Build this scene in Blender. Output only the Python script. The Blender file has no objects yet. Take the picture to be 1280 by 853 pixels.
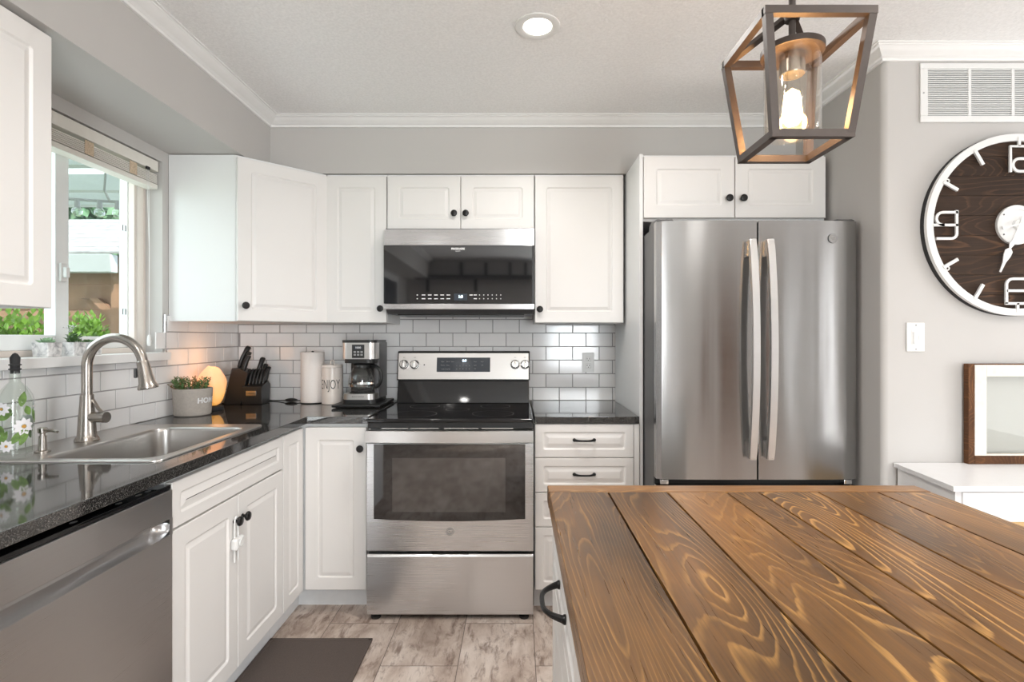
import bpy, bmesh, math, random
from mathutils import Vector, Matrix
random.seed(7)
PI = math.pi
S = bpy.context.scene
COL = S.collection

# ------------------------------------------------------------------ camera
cam_data = bpy.data.cameras.new('camera')
cam = bpy.data.objects.new('camera', cam_data)
COL.objects.link(cam)
cam.location = (0, 0, 1.29)
cam.rotation_euler = (PI / 2, 0, 0)
cam_data.sensor_width = 36
cam_data.lens = 653 / 1280 * 36
cam_data.shift_x = (640 - 647) / 1280
cam_data.shift_y = (422 - 426.5) / 1280
cam_data.clip_start = 0.02
S.camera = cam

# ------------------------------------------------------------------ light, sky, exposure
S.view_settings.view_transform = 'Standard'
S.view_settings.look = 'None'
S.view_settings.exposure = 0.53
S.view_settings.gamma = 1.0
S.view_settings.use_curve_mapping = False
S.cycles.max_bounces = 10
S.cycles.diffuse_bounces = 5
S.cycles.glossy_bounces = 5
S.cycles.transparent_max_bounces = 12
S.cycles.sample_clamp_indirect = 6.0
S.cycles.caustics_reflective = False
S.cycles.caustics_refractive = False

world = bpy.data.worlds.new('sky')
S.world = world
world.use_nodes = True
wn = world.node_tree.nodes
bg = wn['Background']
bg.inputs['Color'].default_value = (0.80, 0.91, 1.0, 1)
bg.inputs['Strength'].default_value = 1.9


def light(name, kind, loc, power, color=(1, 1, 1), size=0.2, size_y=None, target=None, spread=None, shape=None):
    d = bpy.data.lights.new(name, kind)
    d.energy = power
    d.color = color
    if kind == 'AREA':
        d.size = size
        d.shape = shape or ('RECTANGLE' if size_y else 'DISK')
        if size_y:
            d.size_y = size_y
        if spread:
            d.spread = spread
    elif kind == 'SUN':
        d.angle = size
    else:
        d.shadow_soft_size = size
    o = bpy.data.objects.new(name, d)
    COL.objects.link(o)
    o.location = loc
    if target is not None:
        o.rotation_euler = (Vector(target) - Vector(loc)).to_track_quat('-Z', 'Y').to_euler()
    return o


light('sun', 'SUN', (3, -4, 8), 4.0, (1, 0.95, 0.88), 0.01, target=(-3.2, 1.5, 0))
# daylight through the patio door and sink window; the side-wall lights are added
light('patio_door_daylight', 'AREA', (0.87, -2.46, 1.07), 76, (0.94, 0.97, 1.0), 0.86, 2.0, target=(-1.3, 1.6, 1.9))
light('side_wall_fill_light', 'AREA', (3.55, 0.85, 1.40), 36, (0.97, 0.985, 1.0), 1.7, 1.6, target=(-0.4, 0.2, 2.25))  # added fill light; the side wall has no opening here
light('streak_strip_light', 'AREA', (3.55, -1.10, 1.15), 5, (0.97, 0.985, 1.0), 0.20, 2.1, target=(0, -1.10, 1.15))  # added strip on the solid wall, gives the refrigerator door its bright streak
light('narrow_streak_light', 'AREA', (3.55, -2.15, 1.15), 3, (0.97, 0.985, 1.0), 0.08, 2.1, target=(0, -2.15, 1.15))  # thinner added strip for a second bright line on the refrigerator
light('sink_window_daylight', 'AREA', (-1.88, 1.96, 1.65), 3, (0.88, 0.96, 1.0), 0.85, 0.80, target=(0, 1.96, 1.5))
for n, (lx, ly) in enumerate([(0.074, 1.93), (-0.75, 0.55), (1.35, 0.3), (-0.75, -1.2), (1.5, -1.2), (2.6, 1.0)]):
    light('ceiling_downlight', 'AREA', (lx, ly, 2.425), 6.5 if n < 3 else 3.5, (1.0, 0.97, 0.93), 0.10, target=(lx, ly, 0), spread=2.6)

# ------------------------------------------------------------------ helpers: objects
WM = {}


def setp(o, label=None, cat=None, group=None, kind=None):
    if label:
        o['label'] = label
    if cat:
        o['category'] = cat
    if group:
        o['group'] = group
    if kind:
        o['kind'] = kind
    return o


def thing(name, label, cat, loc=(0, 0, 0), rotz=0, group=None):
    o = bpy.data.objects.new(name, None)
    COL.objects.link(o)
    o.empty_display_size = 0.05
    o.location = loc
    o.rotation_euler = (0, 0, rotz)
    WM[o.name] = Matrix.Translation(loc) @ Matrix.Rotation(rotz, 4, 'Z')
    return setp(o, label, cat, group)


def copy_tree(o, parent=None):
    c = o.copy()
    COL.objects.link(c)
    if parent:
        c.parent = parent
    for ch in list(o.children):
        copy_tree(ch, c)
    return c


def frame(origin, zdir, xhint=(0, 0, 1)):
    z = Vector(zdir).normalized()
    x = Vector(xhint)
    x = x - z * x.dot(z)
    if x.length < 1e-6:
        x = Vector((1, 0, 0)) - z * z.x
    x.normalize()
    y = z.cross(x)
    m = Matrix((x, y, z)).transposed().to_4x4()
    m.translation = Vector(origin)
    return m


class MB:
    def __init__(s):
        s.bm = bmesh.new()

    def faces_from(s, verts, faces, M=None):
        vs = [s.bm.verts.new(M @ Vector(v) if M else v) for v in verts]
        out = []
        for f in faces:
            try:
                out.append(s.bm.faces.new([vs[i] for i in f]))
            except ValueError:
                pass
        return vs

    def box(s, x0, x1, y0, y1, z0, z1, bev=0, seg=2, M=None):
        v = [(x0, y0, z0), (x1, y0, z0), (x1, y1, z0), (x0, y1, z0), (x0, y0, z1), (x1, y0, z1), (x1, y1, z1), (x0, y1, z1)]
        f = [(0, 3, 2, 1), (4, 5, 6, 7), (0, 1, 5, 4), (1, 2, 6, 5), (2, 3, 7, 6), (3, 0, 4, 7)]
        vs = s.faces_from(v, f, M)
        if bev:
            es = set()
            for q in vs:
                es.update(q.link_edges)
            bmesh.ops.bevel(s.bm, geom=list(es), offset=bev, segments=seg, affect='EDGES', profile=0.5)
        return s

    def prism(s, poly, axis, a0, a1, M=None, bev=0):
        def P(p, a):
            return {'z': (p[0], p[1], a), 'x': (a, p[0], p[1]), 'y': (p[0], a, p[1])}[axis]
        n = len(poly)
        v = [P(p, a0) for p in poly] + [P(p, a1) for p in poly]
        f = [tuple(range(n)), tuple(range(2 * n - 1, n - 1, -1))] + [(i, i + n, (i + 1) % n + n, (i + 1) % n) for i in range(n)]
        vs = s.faces_from(v, f, M)
        if bev:
            es = set()
            for q in vs:
                es.update(q.link_edges)
            bmesh.ops.bevel(s.bm, geom=list(es), offset=bev, segments=2, affect='EDGES', profile=0.5)
        return s

    def rings(s, rings, cap0=True, cap1=True, closed=True, M=None):
        n = len(rings[0])
        vv = [[s.bm.verts.new(M @ Vector(p) if M else p) for p in r] for r in rings]
        for a, b in zip(vv[:-1], vv[1:]):
            for i in range(n if closed else n - 1):
                j = (i + 1) % n
                try:
                    s.bm.faces.new((a[i], a[j], b[j], b[i]))
                except ValueError:
                    pass
        if cap0:
            s.bm.faces.new(list(reversed(vv[0])))
        if cap1:
            s.bm.faces.new(vv[-1])
        return s

    def lathe(s, prof, origin=(0, 0, 0), n=32, M=None, cap0=True, cap1=True):
        rs = []
        for r, z in prof:
            r = max(r, 0.0002)
            rs.append([(origin[0] + r * math.cos(2 * PI * i / n), origin[1] + r * math.sin(2 * PI * i / n), origin[2] + z) for i in range(n)])
        return s.rings(rs, cap0, cap1, M=M)

    def cyl(s, p0, p1, r0, r1=None, n=24):
        p0, p1 = Vector(p0), Vector(p1)
        M = frame(p0, p1 - p0)
        return s.lathe([(r0, 0), (r0 if r1 is None else r1, (p1 - p0).length)], M=M, n=n)

    def tube(s, pts, r, n=12, closed=False, flat=None, up=None):
        pts = [Vector(p) for p in pts]
        m = len(pts)
        rs = r if isinstance(r, (list, tuple)) else [r] * m
        rings = []
        px = Vector(up) if up else None
        for i, p in enumerate(pts):
            if closed:
                t = pts[(i + 1) % m] - pts[i - 1]
            else:
                t = pts[min(i + 1, m - 1)] - pts[max(i - 1, 0)]
            t.normalize()
            if px is None:
                px = Vector((0, 0, 1)) if abs(t.z) < 0.9 else Vector((1, 0, 0))
            x = (px - t * px.dot(t)).normalized()
            if not up:
                px = x
            y = t.cross(x)
            if flat:
                a, b = flat
                rings.append([p + x * u * a * rs[i] + y * w * b * rs[i] for u, w in ((-1, -1), (1, -1), (1, 1), (-1, 1))])
            else:
                rings.append([p + (x * math.cos(2 * PI * k / n) + y * math.sin(2 * PI * k / n)) * rs[i] for k in range(n)])
        if closed:
            rings.append(rings[0])
            return s.rings(rings, False, False)
        return s.rings(rings)

    def ball(s, c, rx, ry=None, rz=None, n=16, M=None):
        ry = ry or rx
        rz = rz or rx
        prof = [(math.sin(PI * i / (n // 2)), -math.cos(PI * i / (n // 2))) for i in range(n // 2 + 1)]
        rs = [[(c[0] + rx * max(q, 0.001) * math.cos(2 * PI * k / n), c[1] + ry * max(q, 0.001) * math.sin(2 * PI * k / n), c[2] + rz * z) for k in range(n)] for q, z in prof]
        return s.rings(rs, M=M)

    def rrect(s, x0, x1, y0, y1, r, z, k=5):
        out = []
        for cx, cy, a0 in ((x1 - r, y1 - r, 0), (x0 + r, y1 - r, PI / 2), (x0 + r, y0 + r, PI), (x1 - r, y0 + r, 1.5 * PI)):
            for i in range(k + 1):
                a = a0 + PI / 2 * i / k
                out.append((cx + r * math.cos(a), cy + r * math.sin(a), z))
        return out

    def leaf(s, base, d, nrm, L, W, T=0.12):
        d = Vector(d).normalized()
        nrm = Vector(nrm)
        sd = d.cross(nrm)
        if sd.length < 1e-4:
            sd = d.cross(Vector((1, 0.3, 0)))
        sd.normalize()
        up = sd.cross(d).normalized()
        b = Vector(base)
        m = b + d * L * 0.5
        v = [b, m + sd * W * 0.5 , b + d * L + up * L * 0.1, m - sd * W * 0.5, m + up * W * T * 2, m - up * W * T]
        s.faces_from(v, [(0, 1, 4), (1, 2, 4), (2, 3, 4), (3, 0, 4), (1, 0, 5), (2, 1, 5), (3, 2, 5), (0, 3, 5)])
        return s

    def build(s, name, mat, parent=None, local=False, angle=35, label=None, recalc=True):
        if recalc:
            bmesh.ops.recalc_face_normals(s.bm, faces=s.bm.faces[:])
        me = bpy.data.meshes.new(name)
        s.bm.to_mesh(me)
        s.bm.free()
        o = bpy.data.objects.new(name, me)
        COL.objects.link(o)
        me.materials.append(mat)
        if parent is not None:
            W = WM[parent.name]
            if not local:
                me.transform(W.inverted())
            o.parent = parent
            WM[o.name] = W
        else:
            WM[o.name] = Matrix.Identity(4)
        for p in me.polygons:
            p.use_smooth = True
        me.set_sharp_from_angle(angle=math.radians(angle))
        if len(me.polygons) < 6000:
            wnm = o.modifiers.new('weighted_normals', 'WEIGHTED_NORMAL')
            wnm.keep_sharp = True
            wnm.weight = 90
        if label:
            o['label'] = label
        return o


def center_origin(o, base):
    """move the origin of a single-mesh thing to its base"""
    o.data.transform(Matrix.Translation(-Vector(base)))
    o.location = base
    WM[o.name] = Matrix.Translation(base)
    return o


def solo(mb, name, mat, label, cat, base, group=None, **k):
    o = mb.build(name, mat, **k)
    center_origin(o, base)
    return setp(o, label, cat, group)


def struct(mb, name, mat, **k):
    return setp(mb.build(name, mat, **k), kind='structure')


def text_geo(txt, size, bold=0.0):
    cu = bpy.data.curves.new('lettering', 'FONT')
    cu.body = txt
    cu.size = size
    cu.align_x = 'CENTER'
    cu.align_y = 'CENTER'
    cu.offset = bold
    cu.resolution_u = 3
    o = bpy.data.objects.new('lettering', cu)
    COL.objects.link(o)
    bpy.context.view_layer.update()
    me = bpy.data.meshes.new_from_object(o.evaluated_get(bpy.context.evaluated_depsgraph_get()))
    vs = [tuple(v.co) for v in me.vertices]
    fs = [tuple(p.vertices) for p in me.polygons]
    bpy.data.objects.remove(o)
    bpy.data.curves.remove(cu)
    bpy.data.meshes.remove(me)
    return vs, fs


def add_text(mb, txt, size, origin, u, v, bold=0.0, lift=0.0006):
    """flat lettering in the plane u, v"""
    u, v = Vector(u).normalized(), Vector(v).normalized()
    n = u.cross(v)
    vs, fs = text_geo(txt, size, bold)
    mb.faces_from([Vector(origin) + u * a + v * b + n * lift for a, b, _ in vs], fs)
    return mb


# ------------------------------------------------------------------ helpers: materials
def newmat(name):
    m = bpy.data.materials.new(name)
    m.use_nodes = True
    nt = m.node_tree
    return m, nt, nt.nodes['Principled BSDF']


def nd(nt, kind, **k):
    n = nt.nodes.new(kind)
    for a, b in k.items():
        if a.startswith('i_'):
            n.inputs[a[2:].replace('_', ' ')].default_value = b
        else:
            setattr(n, a, b)
    return n


def ramp(nt, stops, src, interp='LINEAR'):
    r = nt.nodes.new('ShaderNodeValToRGB')
    r.color_ramp.interpolation = interp
    e = r.color_ramp.elements
    while len(e) > 1:
        e.remove(e[-1])
    e[0].position, e[0].color = stops[0][0], (*stops[0][1], 1)
    for p, c in stops[1:]:
        q = e.new(p)
        q.color = (*c, 1)
    nt.links.new(src, r.inputs[0])
    return r.outputs[0]


def coords(nt, scale=(1, 1, 1), rot=(0, 0, 0), loc=(0, 0, 0)):
    tc = nt.nodes.new('ShaderNodeTexCoord')
    mp = nt.nodes.new('ShaderNodeMapping')
    mp.inputs['Scale'].default_value = scale
    mp.inputs['Rotation'].default_value = rot
    mp.inputs['Location'].default_value = loc
    nt.links.new(tc.outputs['Object'], mp.inputs['Vector'])
    return mp.outputs[0]


def noise(nt, vec, scale, detail=3, rough=0.5, dist=0.0):
    n = nd(nt, 'ShaderNodeTexNoise', i_Scale=scale, i_Detail=detail, i_Roughness=rough, i_Distortion=dist)
    if vec is not None:
        nt.links.new(vec, n.inputs['Vector'])
    return n.outputs[0]


def mth(nt, op, a, b=None, c=None):
    n = nd(nt, 'ShaderNodeMath', operation=op)
    for i, x in enumerate((a, b, c)):
        if x is None:
            continue
        if isinstance(x, (int, float)):
            n.inputs[i].default_value = x
        else:
            nt.links.new(x, n.inputs[i])
    return n.outputs[0]


def mixc(nt, fac, a, b, mode='MIX'):
    n = nd(nt, 'ShaderNodeMix', data_type='RGBA', blend_type=mode)
    for i, x in ((0, fac), (6, a), (7, b)):
        if isinstance(x, (int, float)):
            n.inputs[i].default_value = x
        elif isinstance(x, tuple):
            n.inputs[i].default_value = (*x, 1)
        else:
            nt.links.new(x, n.inputs[i])
    return n.outputs[2]


def bump(nt, bsdf, h, strength=0.2, dist=0.002):
    b = nd(nt, 'ShaderNodeBump', i_Strength=strength, i_Distance=dist)
    nt.links.new(h, b.inputs['Height'])
    nt.links.new(b.outputs[0], bsdf.inputs['Normal'])


def lin(r, g, b):
    f = lambda c: (c / 255 / 12.92) if c / 255 <= 0.04045 else ((c / 255 + 0.055) / 1.055) ** 2.4
    return (f(r), f(g), f(b))


def plain(name, col, rough=0.5, metal=0.0, var=0.04, nscale=30, coat=0.0, spec=0.5, bmp=0.0, bscale=200, emit=None, estr=0):
    """principled material with a gentle procedural mottling of its colour"""
    m, nt, p = newmat(name)
    v = coords(nt)
    n = noise(nt, v, nscale, 3)
    dark = tuple(c * (1 - var) for c in col)
    lite = tuple(min(1, c * (1 + var)) for c in col)
    nt.links.new(ramp(nt, [(0.3, dark), (0.7, lite)], n), p.inputs['Base Color'])
    p.inputs['Roughness'].default_value = rough
    p.inputs['Metallic'].default_value = metal
    p.inputs['Coat Weight'].default_value = coat
    p.inputs['Specular IOR Level'].default_value = spec
    if bmp:
        bump(nt, p, noise(nt, v, bscale, 2), bmp, 0.001)
    if emit:
        p.inputs['Emission Color'].default_value = (*emit, 1)
        p.inputs['Emission Strength'].default_value = estr
    return m


def clear_glass(name, tint=(1, 1, 1), refl=1.0, rough=0.0):
    """thin clear glass: transparent with a fresnel reflection"""
    m = bpy.data.materials.new(name)
    m.use_nodes = True
    nt = m.node_tree
    nt.nodes.clear()
    out = nt.nodes.new('ShaderNodeOutputMaterial')
    tr = nd(nt, 'ShaderNodeBsdfTransparent')
    tr.inputs[0].default_value = (*tint, 1)
    gl = nd(nt, 'ShaderNodeBsdfGlossy')
    gl.inputs['Roughness'].default_value = rough
    lw = nd(nt, 'ShaderNodeLayerWeight', i_Blend=0.5)
    fac = mth(nt, 'MULTIPLY_ADD', mth(nt, 'POWER', lw.outputs['Facing'], 5.0), 0.92, 0.04)
    mx = nd(nt, 'ShaderNodeMixShader')
    nt.links.new(mth(nt, 'MULTIPLY', fac, refl), mx.inputs[0])
    nt.links.new(tr.outputs[0], mx.inputs[1])
    nt.links.new(gl.outputs[0], mx.inputs[2])
    nt.links.new(mx.outputs[0], out.inputs[0])
    return m


def emissive(name, col, strength, col2=None):
    m, nt, p = newmat(name)
    p.inputs['Base Color'].default_value = (*col, 1)
    p.inputs['Emission Strength'].default_value = strength
    v = coords(nt)
    nt.links.new(ramp(nt, [(0.35, col), (0.65, col2 or col)], noise(nt, v, 12, 2)), p.inputs['Emission Color'])
    return m


def steel(name, col=(0.60, 0.59, 0.58), rough=0.26, direction='x', aniso=0.0, amt=0.03, wav=0.0):
    """brushed stainless steel, brushed along one axis"""
    m, nt, p = newmat(name)
    sc = {'x': (3, 90, 700), 'y': (90, 3, 700), 'z': (160, 160, 1.0)}[direction]
    v = coords(nt, sc)
    n = noise(nt, v, 1.0, 3, 0.6)
    big = noise(nt, coords(nt), 2.2, 2)
    nt.links.new(ramp(nt, [(0.25, tuple(c * (1 - amt) for c in col)), (0.75, tuple(min(1, c * (1 + amt)) for c in col))], n), p.inputs['Base Color'])
    p.inputs['Metallic'].default_value = 1.0
    r = mth(nt, 'MULTIPLY_ADD', n, 0.06, rough - 0.03)
    nt.links.new(mth(nt, 'MULTIPLY_ADD', big, 0.06, r), p.inputs['Roughness'])
    if aniso:
        p.inputs['Anisotropic'].default_value = aniso
        p.inputs['Anisotropic Rotation'].default_value = 0.25
        t = nd(nt, 'ShaderNodeTangent', direction_type='RADIAL', axis='Z')
        nt.links.new(t.outputs[0], p.inputs['Tangent'])
    if wav:
        bump(nt, p, noise(nt, coords(nt, (7.5, 7.5, 0.7)), 1.0, 1, 0.4), wav, 0.006)
    return m


# ------------------------------------------------------------------ the materials
def make_tabletop_mat(name, base, lite, dark, along='y', ringw=9.0, rough=0.30):
    m, nt, p = newmat(name)
    geo = nd(nt, 'ShaderNodeNewGeometry')
    rnd = geo.outputs['Random Per Island']
    tc = nt.nodes.new('ShaderNodeTexCoord')
    off = nd(nt, 'ShaderNodeCombineXYZ')
    nt.links.new(mth(nt, 'MULTIPLY', rnd, 37.0), off.inputs[0])
    nt.links.new(mth(nt, 'MULTIPLY', rnd, 91.0), off.inputs[1])
    add = nd(nt, 'ShaderNodeVectorMath', operation='ADD')
    nt.links.new(tc.outputs['Object'], add.inputs[0])
    nt.links.new(off.outputs[0], add.inputs[1])

    def mp(sc):
        q = nt.nodes.new('ShaderNodeMapping')
        q.inputs['Scale'].default_value = sc
        nt.links.new(add.outputs[0], q.inputs['Vector'])
        return q.outputs[0]
    L = {'y': lambda a, b: (a, b, a), 'x': lambda a, b: (b, a, a)}[along]
    field = noise(nt, mp(L(6.5, 0.95)), 1.0, 1.2, 0.42, 0.25)
    wob = noise(nt, mp(L(60, 9)), 1.0, 2)
    f = mth(nt, 'MULTIPLY_ADD', wob, 0.02, field)
    ph = mth(nt, 'FRACT', mth(nt, 'MULTIPLY', f, ringw * 4.2))
    line = ramp(nt, [(0.0, (0, 0, 0)), (0.66, (0.06, 0.06, 0.06)), (0.88, (1, 1, 1)), (0.94, (0.85, 0.85, 0.85)), (1.0, (0, 0, 0))], ph)
    patch = ramp(nt, [(0.42, (0, 0, 0)), (0.62, (1, 1, 1))], noise(nt, mp(L(5, 1.6)), 1.0, 3, 0.6))
    fib = noise(nt, mp(L(240, 5)), 1.0, 3, 0.65)
    broad = noise(nt, mp(L(3.2, 1.1)), 1.0, 4, 0.6)
    c = mixc(nt, ramp(nt, [(0.34, (0, 0, 0)), (0.66, (1, 1, 1))], broad), dark, base)
    c = mixc(nt, mth(nt, 'MULTIPLY', line, mth(nt, 'MULTIPLY_ADD', patch, 0.66, 0.24)), c, lite)
    c = mixc(nt, ramp(nt, [(0.38, (0.34, 0.34, 0.34)), (0.62, (0, 0, 0))], fib), c, tuple(q * 0.55 for q in dark))
    # knots
    vor = nd(nt, 'ShaderNodeTexVoronoi', i_Scale=1.0, i_Randomness=1.0)
    nt.links.new(mp(L(6.0, 2.6)), vor.inputs['Vector'])
    kn = ramp(nt, [(0.0, (1, 1, 1)), (0.035, (0.9, 0.9, 0.9)), (0.06, (0, 0, 0))], vor.outputs['Distance'])
    c = mixc(nt, mth(nt, 'MULTIPLY', kn, 0.55), c, lite)
    tone = mixc(nt, rnd, (0.84, 0.83, 0.82), (1.12, 1.12, 1.08))
    c = mixc(nt, 1.0, c, tone, 'MULTIPLY')
    nt.links.new(c, p.inputs['Base Color'])
    nt.links.new(mth(nt, 'MULTIPLY_ADD', fib, 0.16, rough - 0.08), p.inputs['Roughness'])
    p.inputs['Coat Weight'].default_value = 0.06 if rough < .5 else 0.0
    p.inputs['Specular IOR Level'].default_value = 0.46 if rough < .5 else 0.25
    p.inputs['Coat Roughness'].default_value = 0.18
    bump(nt, p, mth(nt, 'ADD', fib, mth(nt, 'MULTIPLY', line, 0.5)), 0.12, 0.0012)
    return m


def make_floor():
    m, nt, p = newmat('weathered_floor_tile')
    v = coords(nt, rot=(0, 0, PI / 2))          # u runs along y
    tc = nt.nodes.new('ShaderNodeTexCoord')
    sep = nd(nt, 'ShaderNodeSeparateXYZ')
    nt.links.new(tc.outputs['Object'], sep.inputs[0])
    cmb = nd(nt, 'ShaderNodeCombineXYZ')
    nt.links.new(mth(nt, 'ADD', sep.outputs[1], 0.61 * 10 - 2.05 + 0.305), cmb.inputs[0])
    nt.links.new(mth(nt, 'ADD', sep.outputs[0], 0.305 * 20 - 0.07 ), cmb.inputs[1])
    br = nd(nt, 'ShaderNodeTexBrick', offset=0.5, offset_frequency=2, squash=1.0)
    br.inputs['Scale'].default_value = 1.0
    br.inputs['Brick Width'].default_value = 0.61
    br.inputs['Row Height'].default_value = 0.305
    br.inputs['Mortar Size'].default_value = 0.0016
    br.inputs['Mortar Smooth'].default_value = 0.1
    br.inputs['Bias'].default_value = 0.0
    br.inputs['Color1'].default_value = (0, 0, 0, 1)
    br.inputs['Color2'].default_value = (1, 1, 1, 1)
    br.inputs['Mortar'].default_value = (0.5, 0.5, 0.5, 1)
    nt.links.new(cmb.outputs[0], br.inputs['Vector'])
    tone = br.outputs['Color']
    shift = nd(nt, 'ShaderNodeCombineXYZ')
    nt.links.new(mth(nt, 'MULTIPLY', tone, 17.0), shift.inputs[2])
    add = nd(nt, 'ShaderNodeVectorMath', operation='ADD')
    nt.links.new(tc.outputs['Object'], add.inputs[0])
    nt.links.new(shift.outputs[0], add.inputs[1])

    def mp(sc):
        q = nt.nodes.new('ShaderNodeMapping')
        q.inputs['Scale'].default_value = sc
        nt.links.new(add.outputs[0], q.inputs['Vector'])
        return q.outputs[0]
    n1 = noise(nt, mp((9, 4, 1)), 1.0, 6, 0.62, 0.4)
    n2 = noise(nt, mp((30, 9, 1)), 1.0, 6, 0.7, 0.5)
    n3 = noise(nt, mp((90, 14, 1)), 1.0, 4, 0.7)
    c = ramp(nt, [(0.30, lin(148, 130, 118)), (0.47, lin(190, 174, 163)), (0.62, lin(214, 202, 193)), (0.8, lin(226, 216, 208))], n1)
    c = mixc(nt, ramp(nt, [(0.50, (0, 0, 0)), (0.66, (0.85, 0.85, 0.85))], n2), c, lin(112, 90, 78))
    c = mixc(nt, ramp(nt, [(0.58, (0, 0, 0)), (0.72, (0.45, 0.45, 0.45))], n3), c, lin(128, 108, 96))
    c = mixc(nt, 1.0, c, mixc(nt, tone, (0.90, 0.88, 0.86), (1.06, 1.06, 1.06)), 'MULTIPLY')
    c = mixc(nt, br.outputs['Fac'], c, lin(96, 84, 76))
    nt.links.new(c, p.inputs['Base Color'])
    p.inputs['Roughness'].default_value = 0.42
    bump(nt, p, mth(nt, 'SUBTRACT', mth(nt, 'MULTIPLY', n2, 0.3), br.outputs['Fac']), 0.25, 0.001)
    return m


def make_granite():
    m, nt, p = newmat('polished_black_granite')
    v = coords(nt)
    s1 = noise(nt, v, 420, 2, 0.6)
    s2 = noise(nt, v, 150, 3, 0.6)
    c = ramp(nt, [(0.40, (0.006, 0.006, 0.007)), (0.52, (0.020, 0.020, 0.020)), (0.62, (0.10, 0.095, 0.088)), (0.74, (0.26, 0.25, 0.23))], s1)
    c = mixc(nt, ramp(nt, [(0.45, (0, 0, 0)), (0.7, (0.6, 0.6, 0.6))], s2), c, (0.03, 0.028, 0.026))
    nt.links.new(c, p.inputs['Base Color'])
    p.inputs['Roughness'].default_value = 0.06
    p.inputs['IOR'].default_value = 1.9
    return m


def make_ceiling():
    m, nt, p = newmat('textured_ceiling_paint')
    v = coords(nt)
    n = noise(nt, v, 95, 3, 0.65)
    nt.links.new(ramp(nt, [(0.35, (0.85, 0.845, 0.84)), (0.65, (0.93, 0.925, 0.92))], n), p.inputs['Base Color'])
    p.inputs['Roughness'].default_value = 0.9
    bump(nt, p, n, 0.5, 0.007)
    return m


def make_salt():
    m, nt, p = newmat('glowing_salt_crystal')
    tc = nt.nodes.new('ShaderNodeTexCoord')
    sep = nd(nt, 'ShaderNodeSeparateXYZ')
    nt.links.new(tc.outputs['Object'], sep.inputs[0])
    n = noise(nt, coords(nt), 22, 4, 0.6)
    h = mth(nt, 'MULTIPLY_ADD', n, 0.35, mth(nt, 'MULTIPLY', sep.outputs[2], 3.6))
    c = ramp(nt, [(0.12, (1.0, 0.40, 0.05)), (0.40, (1.0, 0.50, 0.10)), (0.62, (1.0, 0.47, 0.17)), (0.95, (0.98, 0.50, 0.30))], h)
    nt.links.new(c, p.inputs['Emission Color'])
    p.inputs['Emission Strength'].default_value = 0.5
    p.inputs['Base Color'].default_value = (0.9, 0.45, 0.25, 1)
    p.inputs['Roughness'].default_value = 0.5
    bump(nt, p, n, 0.4, 0.004)
    return m


M = {}
M['cabinet'] = plain('white_thermofoil_cabinet', (0.775, 0.755, 0.735), 0.38, var=0.012, nscale=4)
M['cabinet_side'] = plain('white_cabinet_carcass', (0.78, 0.785, 0.78), 0.42, var=0.012, nscale=4)
M['toe'] = plain('white_toe_board', (0.74, 0.75, 0.76), 0.5, var=0.02)
M['wall'] = plain('warm_grey_wall_paint', lin(192, 189, 186), 0.75, var=0.012, nscale=3, bmp=0.12, bscale=260)
M['trim'] = plain('white_gloss_trim_paint', (0.84, 0.835, 0.825), 0.4, var=0.01)
M['ceiling'] = make_ceiling()
M['tile'] = plain('glossy_white_wall_tile', (0.86, 0.855, 0.855), 0.10, var=0.02, nscale=9, bmp=0.05, bscale=24)
M['grout'] = plain('grey_grout', (0.36, 0.35, 0.35), 0.9, var=0.08, nscale=80)
M['granite'] = make_granite()
M['floor'] = make_floor()
M['bronze'] = plain('dark_oil_rubbed_bronze', (0.012, 0.011, 0.011), 0.35, metal=0.4, var=0.2, nscale=60)
M['steel_h'] = steel('brushed_steel_horizontal', (0.73, 0.735, 0.745), 0.25, 'x', 0.8, 0.025, wav=0.15)
M['steel_dw'] = steel('brushed_steel_dishwasher', (0.60, 0.60, 0.605), 0.26, 'y', 0.75, 0.025, wav=0.15)
M['steel_fr'] = steel('brushed_steel_refrigerator', (0.42, 0.418, 0.415), 0.18, 'x', 0.85, 0.02, wav=0.5)
M['steel_soft'] = steel('satin_steel', (0.64, 0.625, 0.61), 0.30, 'x')
M['sinksteel'] = steel('sink_steel', (0.62, 0.60, 0.58), 0.27, 'y', 0.0, 0.03)
M['nickel'] = plain('brushed_nickel', (0.43, 0.395, 0.36), 0.26, metal=1.0, var=0.05, nscale=200)
M['chrome'] = plain('bright_chrome', (0.78, 0.78, 0.78), 0.10, metal=1.0, var=0.02)
M['blackglass'] = plain('black_ceramic_glass', (0.006, 0.006, 0.007), 0.05, var=0.1, spec=0.55)
M['smokeglass'] = plain('smoked_oven_glass', (0.010, 0.010, 0.011), 0.04, var=0.1, spec=0.9)
M['innerglass'] = plain('oven_glass_inner', (0.022, 0.022, 0.022), 0.06, var=0.1, spec=0.9)
for q_, i_ in (('smokeglass', 1.85), ('innerglass', 2.2)):
    M[q_].node_tree.nodes['Principled BSDF'].inputs['IOR'].default_value = i_
    M[q_].node_tree.nodes['Principled BSDF'].inputs['Specular IOR Level'].default_value = 0.5
M['black'] = plain('black_plastic', (0.012, 0.012, 0.012), 0.38, var=0.1)
M['blackmatte'] = plain('matt_black', (0.02, 0.02, 0.021), 0.7, var=0.1)
M['darkgrey'] = plain('charcoal_appliance_side', (0.085, 0.083, 0.085), 0.4, var=0.05)
M['white'] = plain('white_plastic', (0.76, 0.76, 0.75), 0.35, var=0.01)
M['letter_dark'] = plain('dark_print', (0.03, 0.03, 0.03), 0.5)
M['ring_grey'] = plain('faint_burner_print', (0.06, 0.06, 0.06), 0.3)
M['letter_grey'] = plain('grey_print', (0.35, 0.35, 0.35), 0.5)
M['letter_white'] = plain('white_print', (0.8, 0.8, 0.8), 0.5)
M['display'] = emissive('lit_display_digits', (0.75, 0.9, 1.0), 1.2)
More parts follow.
